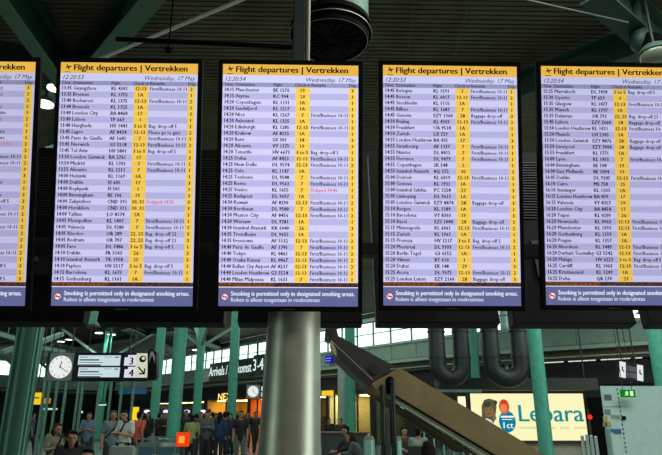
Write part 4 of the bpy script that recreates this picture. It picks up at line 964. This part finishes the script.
# cafe counter behind the seated people
q0, q1 = at(322, 432, 21), at(341, 432, 21)
t = thing('cafe_counter', 'low cafe counter with brown top right of the steel pillar', 'counter', (q0.x, 21, 0))
m = MB(); m.span((0, .05, 0), (q1.x-q0.x+.9, .5, q0.z-.04)); m.build('body', mat('counter_dark', (40, 48, 44), .6), t); m = MB(); m.span((-.05, 0, q0.z-.04), (q1.x-q0.x+1, .55, q0.z)); m.build('worktop', mat('counter_brown', (110, 84, 60), .5), t)
# glass railing under the escalator
q0, q1 = at(424, 431, 19.5), at(462, 431, 19.5)
t = thing('glass_railing', 'railing with thin pale uprights below the escalator', 'railing', (q0.x, 19.5, 0)); hz = q0.z
for k in range(5):
    m = MB(); a = (q1.x-q0.x)*k/4; m.tube((a, 0, 0), (a, 0, hz), .025, seg=10); m.build('upright', pale_teal, t)
m = MB(); m.tube((0, 0, hz), (q1.x-q0.x, 0, hz), .03, seg=10); m.build('handrail', dark, t)
m = MB(); m.span((0, -.006, .1), (q1.x-q0.x, .006, hz-.06)); m.build('pane', glassmat(), t)

# ================================================================== PEOPLE
def caps(mb, a, b, ra, rb):
    mb.ball(a, ra, 14); mb.ball(b, rb, 14); mb.tube(a, b, ra, rb, seg=14)
def remesh(mb, name, vox, mtl, smooth=2):
    me = bpy.data.meshes.new(name); mb.bm.to_mesh(me); mb.bm.free()
    ob = bpy.data.objects.new(name, me); COL.objects.link(ob)
    md = ob.modifiers.new('r', 'REMESH'); md.mode = 'VOXEL'; md.voxel_size = vox
    dg = bpy.context.evaluated_depsgraph_get(); out = bpy.data.meshes.new_from_object(ob.evaluated_get(dg))
    bpy.data.objects.remove(ob); bm = bmesh.new(); bm.from_mesh(out)
    for _ in range(smooth): bmesh.ops.smooth_vert(bm, verts=bm.verts, factor=.5, use_axis_x=True, use_axis_y=True, use_axis_z=True)
    bm.to_mesh(out); bm.free(); out.name = name; out.materials.clear(); out.materials.append(mtl); out.shade_smooth(); return out
V = Vector
def skeleton(pose):
    J = dict(pel=V((0, 0, .95)), che=V((0, 0, 1.27)), nek=V((0, .01, 1.44)), hed=V((0, -.02, 1.6)))
    for s, n in ((-1, 'l'), (1, 'r')):
        J['sh'+n] = V((s*.175, .01, 1.41)); J['el'+n] = V((s*.23, .03, 1.13)); J['wr'+n] = V((s*.24, -.05, .89)); J['hp'+n] = V((s*.09, 0, .92)); J['kn'+n] = V((s*.1, -.02, .5)); J['an'+n] = V((s*.1, .02, .08))
    J['hd'] = V((0, -.25, -1)); J['hdl'] = J['hdr'] = J['hd']
    if pose == 'walk':
        J['knl'] = V((-.09, -.17, .52)); J['anl'] = V((-.09, -.26, .09)); J['knr'] = V((.09, .04, .5)); J['anr'] = V((.09, .3, .13))
        J['ell'] = V((-.23, .14, 1.16)); J['wrl'] = V((-.23, .08, .92)); J['elr'] = V((.23, -.06, 1.14)); J['wrr'] = V((.22, -.24, .98))
    if pose == 'phone':
        J['hed'] += V((0, -.06, -.02))
        for s, n in ((-1, 'l'), (1, 'r')): J['el'+n] = V((s*.24, -.02, 1.12)); J['wr'+n] = V((s*.08, -.27, 1.17)); J['hd'+n] = V((-s*.3, -1, .35))
    if pose in ('sit', 'lean'):
        dz = V((0, .06, -.43))
        for k in ('pel', 'che', 'nek', 'hed'): J[k] = J[k]+dz
        for s, n in ((-1, 'l'), (1, 'r')):
            J['sh'+n] += dz; J['hp'+n] = V((s*.09, .05, .53)); J['kn'+n] = V((s*.11, -.38, .52)); J['an'+n] = V((s*.11, -.4, .09))
            J['el'+n] = V((s*.23, -.02, .74)); J['wr'+n] = V((s*.14, -.25, .64)); J['hd'+n] = V((-s*.3, -1, -.15))
        if pose == 'lean':
            rot = Matrix.Rotation(R(24), 3, 'X')
            for k in ('che', 'nek', 'hed', 'shl', 'shr'): J[k] = J['pel']+rot @ (J[k]-J['pel'])
            for s, n in ((-1, 'l'), (1, 'r')): J['el'+n] = V((s*.2, -.22, .72)); J['wr'+n] = V((s*.06, -.42, .72))
    if pose == 'back':                                  # bent slightly forward, arms in front
        rot = Matrix.Rotation(R(16), 3, 'X')
        for k in ('che', 'nek', 'hed', 'shl', 'shr'): J[k] = J['pel']+rot @ (J[k]-J['pel'])
        for s, n in ((-1, 'l'), (1, 'r')): J['el'+n] = V((s*.24, -.16, 1.08)); J['wr'+n] = V((s*.15, -.4, 1.0)); J['hd'+n] = V((0, -1, -.3))
    return J
skin_m = mat('skin', (150, 108, 84), .55, var=.05)
def fingers(mb, w, d, s):
    d = d.normalized(); side = V((1, 0, 0)) if abs(d.x) < .7 else V((0, 1, 0)); side = (side-d*side.dot(d)).normalized(); nrm = d.cross(side)
    pc = w+d*.05; mb.ball(pc, (.036, .036, .036), 12); caps(mb, w, w+d*.085, .028, .03)
    for k in range(4):
        o = side*(-.033+.022*k); ln = (.062, .075, .07, .055)[k]
        k0 = w+d*.09+o; k1 = k0+d*ln*.55-nrm*.006; k2 = k1+d*ln*.4-nrm*.02
        caps(mb, k0, k1, .0095, .009); caps(mb, k1, k2, .009, .008)
    t0 = w+d*.03-side*.03*s; t1 = t0+d*.035-side*.03*s-nrm*.01; caps(mb, t0, t1, .012, .011); caps(mb, t1, t1+d*.03-nrm*.008, .011, .009)
PROTO = {}
def proto(pose):
    if pose in PROTO: return PROTO[pose]
    J = skeleton(pose); up = (J['nek']-J['pel']).normalized(); D = {}
    # body
    m = MB(); caps(m, J['pel'], J['che'], .13, .135)
    for s, n in ((-1, 'l'), (1, 'r')):
        m.ball(J['che']+V((s*.06, 0, .02)), (.12, .1, .14)); m.ball(J['pel']+V((s*.07, .01, -.02)), (.105, .11, .11))
        caps(m, J['nek']-up*.03, J['sh'+n], .06, .058); caps(m, J['sh'+n], J['el'+n], .052, .041); caps(m, J['el'+n], J['wr'+n], .041, .027); fingers(m, J['wr'+n], J['hd'+n], s)
        caps(m, J['hp'+n], J['kn'+n], .088, .056); caps(m, J['kn'+n]+V((0, .012, 0)), J['an'+n], .056, .036)
        f = J['an'+n]; caps(m, f+V((0, .03, -.04)), f+V((0, -.15, -.05)), .034, .028)
    h = J['hed']; caps(m, J['nek']-V((0, 0, .03)), h-V((0, -.02, .06)), .055, .052)
    m.ball(h+V((0, .012, .025)), (.078, .095, .1)); m.ball(h+V((0, -.018, -.04)), (.06, .075, .085)); m.ball(h+V((0, -.055, -.095)), (.028, .03, .025))
    caps(m, h+V((0, -.09, .015)), h+V((0, -.112, -.025)), .01, .016)
    for s in (-1, 1): m.ball(h+V((s*.08, .01, -.01)), (.012, .022, .034)); m.ball(h+V((s*.035, -.075, .035)), (.03, .02, .012))
    D['body'] = remesh(m, 'body', .0095, skin_m, 2)
    # short sleeved shirt and long sleeved top
    for nm, lng in (('shirt', False), ('jacket', True)):
        m = MB(); e = .016 if not lng else .024
        caps(m, J['pel']-up*(.0 if pose in ('sit', 'lean') else .06), J['che'], .13+e, .135+e)
        for s, n in ((-1, 'l'), (1, 'r')):
            m.ball(J['che']+V((s*.06, 0, .02)), (.12+e, .1+e, .14+e)); m.ball(J['pel']+V((s*.065, .01, .02)), (.105+e, .105+e, .1+e))
            caps(m, J['nek']-up*.055, J['sh'+n], .05+e, .058+e); el = J['el'+n]; sh = J['sh'+n]
            if lng: caps(m, sh, el, .053+e, .043+e); caps(m, el, el+(J['wr'+n]-el)*.95, .043+e, .032+e*.7)
            else: caps(m, sh, sh+(el-sh)*.72, .054+e, .05+e)
        D[nm] = remesh(m, nm, .016, white, 3)
    m = MB(); e = .014
    for s, n in ((-1, 'l'), (1, 'r')):
        m.ball(J['pel']+V((s*.065, .01, -.03)), (.105+e, .11+e, .11+e)); caps(m, J['hp'+n], J['kn'+n], .09+e, .058+e); caps(m, J['kn'+n]+V((0, .012, 0)), J['an'+n]+V((0, 0, .03)), .058+e, .046+e)
    D['trousers'] = remesh(m, 'trousers', .016, white, 3)
    m = MB()
    for s, n in ((-1, 'l'), (1, 'r')):
        f = J['an'+n]; caps(m, f+V((0, .03, -.035)), f+V((0, -.16, -.045)), .046, .038); caps(m, f+V((0, .02, .03)), f+V((0, .03, -.03)), .05, .048)
    D['shoes'] = remesh(m, 'shoes', .014, matte_black, 2)
    m = MB(); m.ball(h+V((0, .04, .055)), (.086, .094, .086)); m.ball(h+V((0, .065, -.01)), (.078, .06, .085)); m.ball(h+V((.012, -.025, .1)), (.066, .062, .035)); D['hair'] = remesh(m, 'hair', .012, matte_black, 2)
    m = MB(); m.ball(h+V((0, .045, .055)), (.09, .096, .09)); m.ball(h+V((0, .08, -.06)), (.095, .065, .14)); caps(m, h+V((0, .095, -.05)), h+V((0, .12, -.26)), .085, .06)
    for s in (-1, 1): caps(m, h+V((s*.08, .03, .04)), h+V((s*.092, .05, -.2)), .026, .036)
    m.ball(h+V((.02, -.02, .1)), (.064, .066, .036)); D['long_hair'] = remesh(m, 'long_hair', .012, matte_black, 2)
    m = MB()
    for s in (-1, 1): m.ball(h+V((s*.033, -.092, .012)), (.015, .012, .009), 12)
    D['eyes'] = m; me = bpy.data.meshes.new('eyes'); m.bm.to_mesh(me); m.bm.free(); me.materials.append(mat('eye_dark', (40, 30, 26), .2)); D['eyes'] = me
    m = MB(); m.ball(h+V((0, -.094, -.062)), (.026, .014, .008), 12); me = bpy.data.meshes.new('mouth'); m.bm.to_mesh(me); m.bm.free(); me.materials.append(mat('lips', (140, 76, 70), .5)); D['mouth'] = me
    m = MB(); r_, l_ = J['shr'], J['pel']+V((-.16, -.02, .08))   # shoulder strap across the chest
    for sg in (-1, 1):
        a, b = r_+V((-.05, sg*.02, .075)), l_
        mid = J['che']+V((.04, sg*.165, .03)); m.sweep([a, (a+mid)/2+V((.0, sg*.06, .025)), mid, (mid+b)/2+V((0, sg*.05, 0)), b], .018, 8)
    D['strap'] = m; me = bpy.data.meshes.new('shoulder_strap'); m.bm.to_mesh(me); m.bm.free(); me.materials.append(matte_black); D['strap'] = me
    PROTO[pose] = D; return D
def cloth(c): c = tuple(int(v*.82) for v in c); return mat('cloth_%d_%d_%d' % c, c, .85, var=.15, scale=12)
def person(px, Y, rz, pose, label, top=(30, 30, 34), legs=(28, 30, 36), hair=(30, 24, 20), long_=False, sleeve=False, h=1.74, skin=None, strap=False, face=True, group=None, py=430, seatrot=True):
    D = proto(pose); q = at(px, py, Y); k = h/1.74
    t = thing('person', label, 'person', (q.x, Y, 0), R(rz), group); t.scale = (k, k, k)
    def p(key, name, m_, slot=True):
        o = bpy.data.objects.new(name, D[key]); COL.objects.link(o); o.parent = t
        if m_: o.material_slots[0].link = 'OBJECT'; o.material_slots[0].material = m_
        return o
    p('body', 'body', mat('skin_%d_%d_%d' % skin, skin, .55, var=.05) if skin else None)
    p('jacket' if sleeve else 'shirt', 'jacket' if sleeve else 'shirt', cloth(top)); p('trousers', 'trousers', cloth(legs)); p('shoes', 'shoes', None)
    p('long_hair' if long_ else 'hair', 'hair', mat('hair_%d_%d_%d' % hair, tuple(int(v*.6) for v in hair), .8, spec=.12))
    if face: p('eyes', 'eyes', None); p('mouth', 'mouth', None)
    if strap: p('strap', 'shoulder_strap', None)
    return t
BLOND = (150, 116, 70); BROWN = (70, 48, 34)
person(30.5, 26, 150, 'walk', 'person in a blue top walking right of the thick left column', (52, 86, 112), (34, 34, 40))
person(55, 13, 70, 'phone', 'person in a pale vest with rust sleeves and brown hair looking left', (140, 136, 114), (60, 60, 66), (84, 58, 40), True, h=1.47, strap=True)
person(73, 9, 25, 'phone', 'person with long dark hair in the foreground, head bowed, below the clock', (36, 30, 30), (30, 30, 34), (26, 20, 18), True, True, h=1.42)
person(88, 20.4, 10, 'phone', 'person in a light blue shirt standing under the clock sign screens', (104, 128, 148), (34, 40, 54), (80, 60, 44))
person(112, 17, 30, 'stand', 'fair-haired person in a grey-blue shirt left of the white shirt man', (108, 124, 132), (44, 46, 52), BLOND, strap=True)
person(125, 15.6, -20, 'phone', 'person in a white t-shirt with a dark shoulder strap looking at a phone', (212, 218, 208), (60, 62, 60), (26, 20, 18), strap=True, h=1.76)
person(138.5, 19.5, 160, 'walk', 'person in an orange-red safety vest beside the yellow pylon', (214, 84, 60), (24, 26, 34), (26, 22, 20))
person(191, 20, 180, 'back', 'person in a yellow-green safety vest bending by the orange-red box', (140, 150, 80), (26, 28, 34), (26, 22, 20), h=1.66)
person(219.5, 23.5, 170, 'stand', 'person in a bright blue coat left of the green column', (34, 60, 98), (28, 42, 66), (50, 36, 28), True, True)
person(224, 24.6, 200, 'stand', 'person in a darker blue jacket beside the bright blue coat', (30, 48, 76), (28, 36, 52), (40, 30, 24), False, True, h=1.76)
person(240.5, 21.5, 8, 'stand', 'person in a black t-shirt and grey jeans just left of the steel pillar', (18, 18, 20), (96, 106, 104), (48, 36, 28), h=1.78)
person(255, 29, 20, 'walk', 'person in dark clothes walking at the left edge of the steel pillar', (26, 44, 38), (24, 26, 28), h=1.8)
# crowd
crowd = [(147, 27, 0, 'dark clad person left of the trolleys under the canopy edge', (40, 34, 32), 1), (158.5, 28, 150, 'dark clad person between the two left green columns', (30, 28, 30), 0), (164, 26, 20, 'dark jacketed person just left of the thick green column', (34, 30, 30), 0),
         (169, 29, 190, 'taller dark figure touching the left side of the thick green column', (26, 30, 34), 0), (185, 26, 30, 'dark clad person right behind the thick green column', (40, 40, 40), 0), (188.5, 30, 170, 'dark figure behind the yellow-green vest', (34, 30, 36), 1),
         (195.5, 27.5, 200, 'dark haired person right of the yellow-green vest', (44, 38, 36), 1), (200, 25, 10, 'person in a brown-grey top left in the dense crowd', (92, 80, 70), 0), (204, 28, 160, 'person in black in the dense crowd before the clothes shop', (22, 22, 26), 0),
         (208, 26, 0, 'person in charcoal jacket in the middle of the dense crowd', (46, 46, 50), 0), (212, 30, 180, 'tall dark figure behind the blue coat', (28, 28, 30), 0), (214.5, 27, 40, 'person in maroon-brown jacket left of the blue coat', (64, 44, 40), 1),
         (227.5, 28, 150, 'dark clad person just left of the green column by the shop', (36, 34, 36), 0), (230, 26, 0, 'person in dark jacket overlapping the green column by the shop', (30, 28, 32), 1), (236.5, 31, 170, 'dark figure behind the black t-shirt person', (40, 36, 34), 0),
         (247, 33, 10, 'distant dark figure between the black t-shirt person and the steel pillar', (54, 44, 40), 0), (176.5, 37, 180, 'distant dark figure behind the thick green column', (40, 40, 46), 0), (206, 22, 15, 'person in a light grey top at the front of the crowd', (88, 94, 94), 0),
         (161, 36, 0, 'distant dark figure behind the trolleys right of the left green column', (50, 40, 40), 0)]
rnd = random.Random(3)
for k, (px, Y, rz, lab, c, lg) in enumerate(crowd):
    person(px, Y, rz, ['stand', 'walk', 'phone'][k % 3], lab, c, (26+rnd.randint(0, 20), 28, 34), [(28, 22, 20), BROWN, (40, 34, 30)][k % 3], bool(lg), True, h=rnd.uniform(1.66, 1.84), face=False, group='dark clad crowd before the shops')
# seated people
seated = [(88, 8, 10, 'sit', 'dark haired person seated lowest in the left foreground, only the head showing', (30, 28, 30), (30, 30, 34), (24, 18, 16), False, 1.62),
          (344, 18, -70, 'sit', 'person in a dark suit seated facing left, right of the steel pillar', (24, 24, 28), (24, 26, 30), (30, 22, 18), False, 1.76),
          (358.5, 15.5, -100, 'lean', 'person in a grey jacket seated leaning before the bright green column', (74, 82, 82), (44, 50, 56), (70, 50, 36), True, 1.7),
          (405.5, 18, 30, 'sit', 'dark haired person in a brown top seated under the escalator', (64, 44, 34), (34, 34, 36), (26, 20, 18), False, 1.72),
          (419, 16.2, 160, 'sit', 'person in a pale t-shirt seated under the escalator with back turned', (150, 162, 146), (50, 52, 54), (30, 24, 20), False, 1.78),
          (428, 9.2, 170, 'sit', 'person with curly dark brown hair seated closest under the escalator', (70, 60, 40), (40, 38, 36), (44, 28, 20), True, 1.66)]
st = seat(); labs = ['dark seat under the lowest seated person at left', 'dark seat under the person in a dark suit', 'dark seat under the person in a grey jacket', 'dark seat under the person in a brown top', 'dark seat under the person in a pale t-shirt', 'dark seat under the curly haired person']
for k, (px, Y, rz, pose, lab, c, lg, hr, ln, h) in enumerate(seated):
    p_ = person(px, Y, rz, pose, lab, c, lg, hr, ln, k not in (4, 3), h=h, py=445)
    o = st if k == 0 else copy_tree(st); o.rotation_euler.z = R(rz); s_ = h/1.74; o.scale = (1, 1, .93*s_)
    o.location = V(p_.location); o['label'] = labs[k]
person(341, 25, -10, 'stand', 'person with dark hair standing behind the suited person', (60, 50, 46), (36, 36, 40), (30, 22, 18), False, True, h=1.5)
person(329, 27, 20, 'stand', 'distant dark figure before the cream shop right of the steel pillar', (34, 32, 32), (30, 30, 34), h=1.5, sleeve=True, face=False)
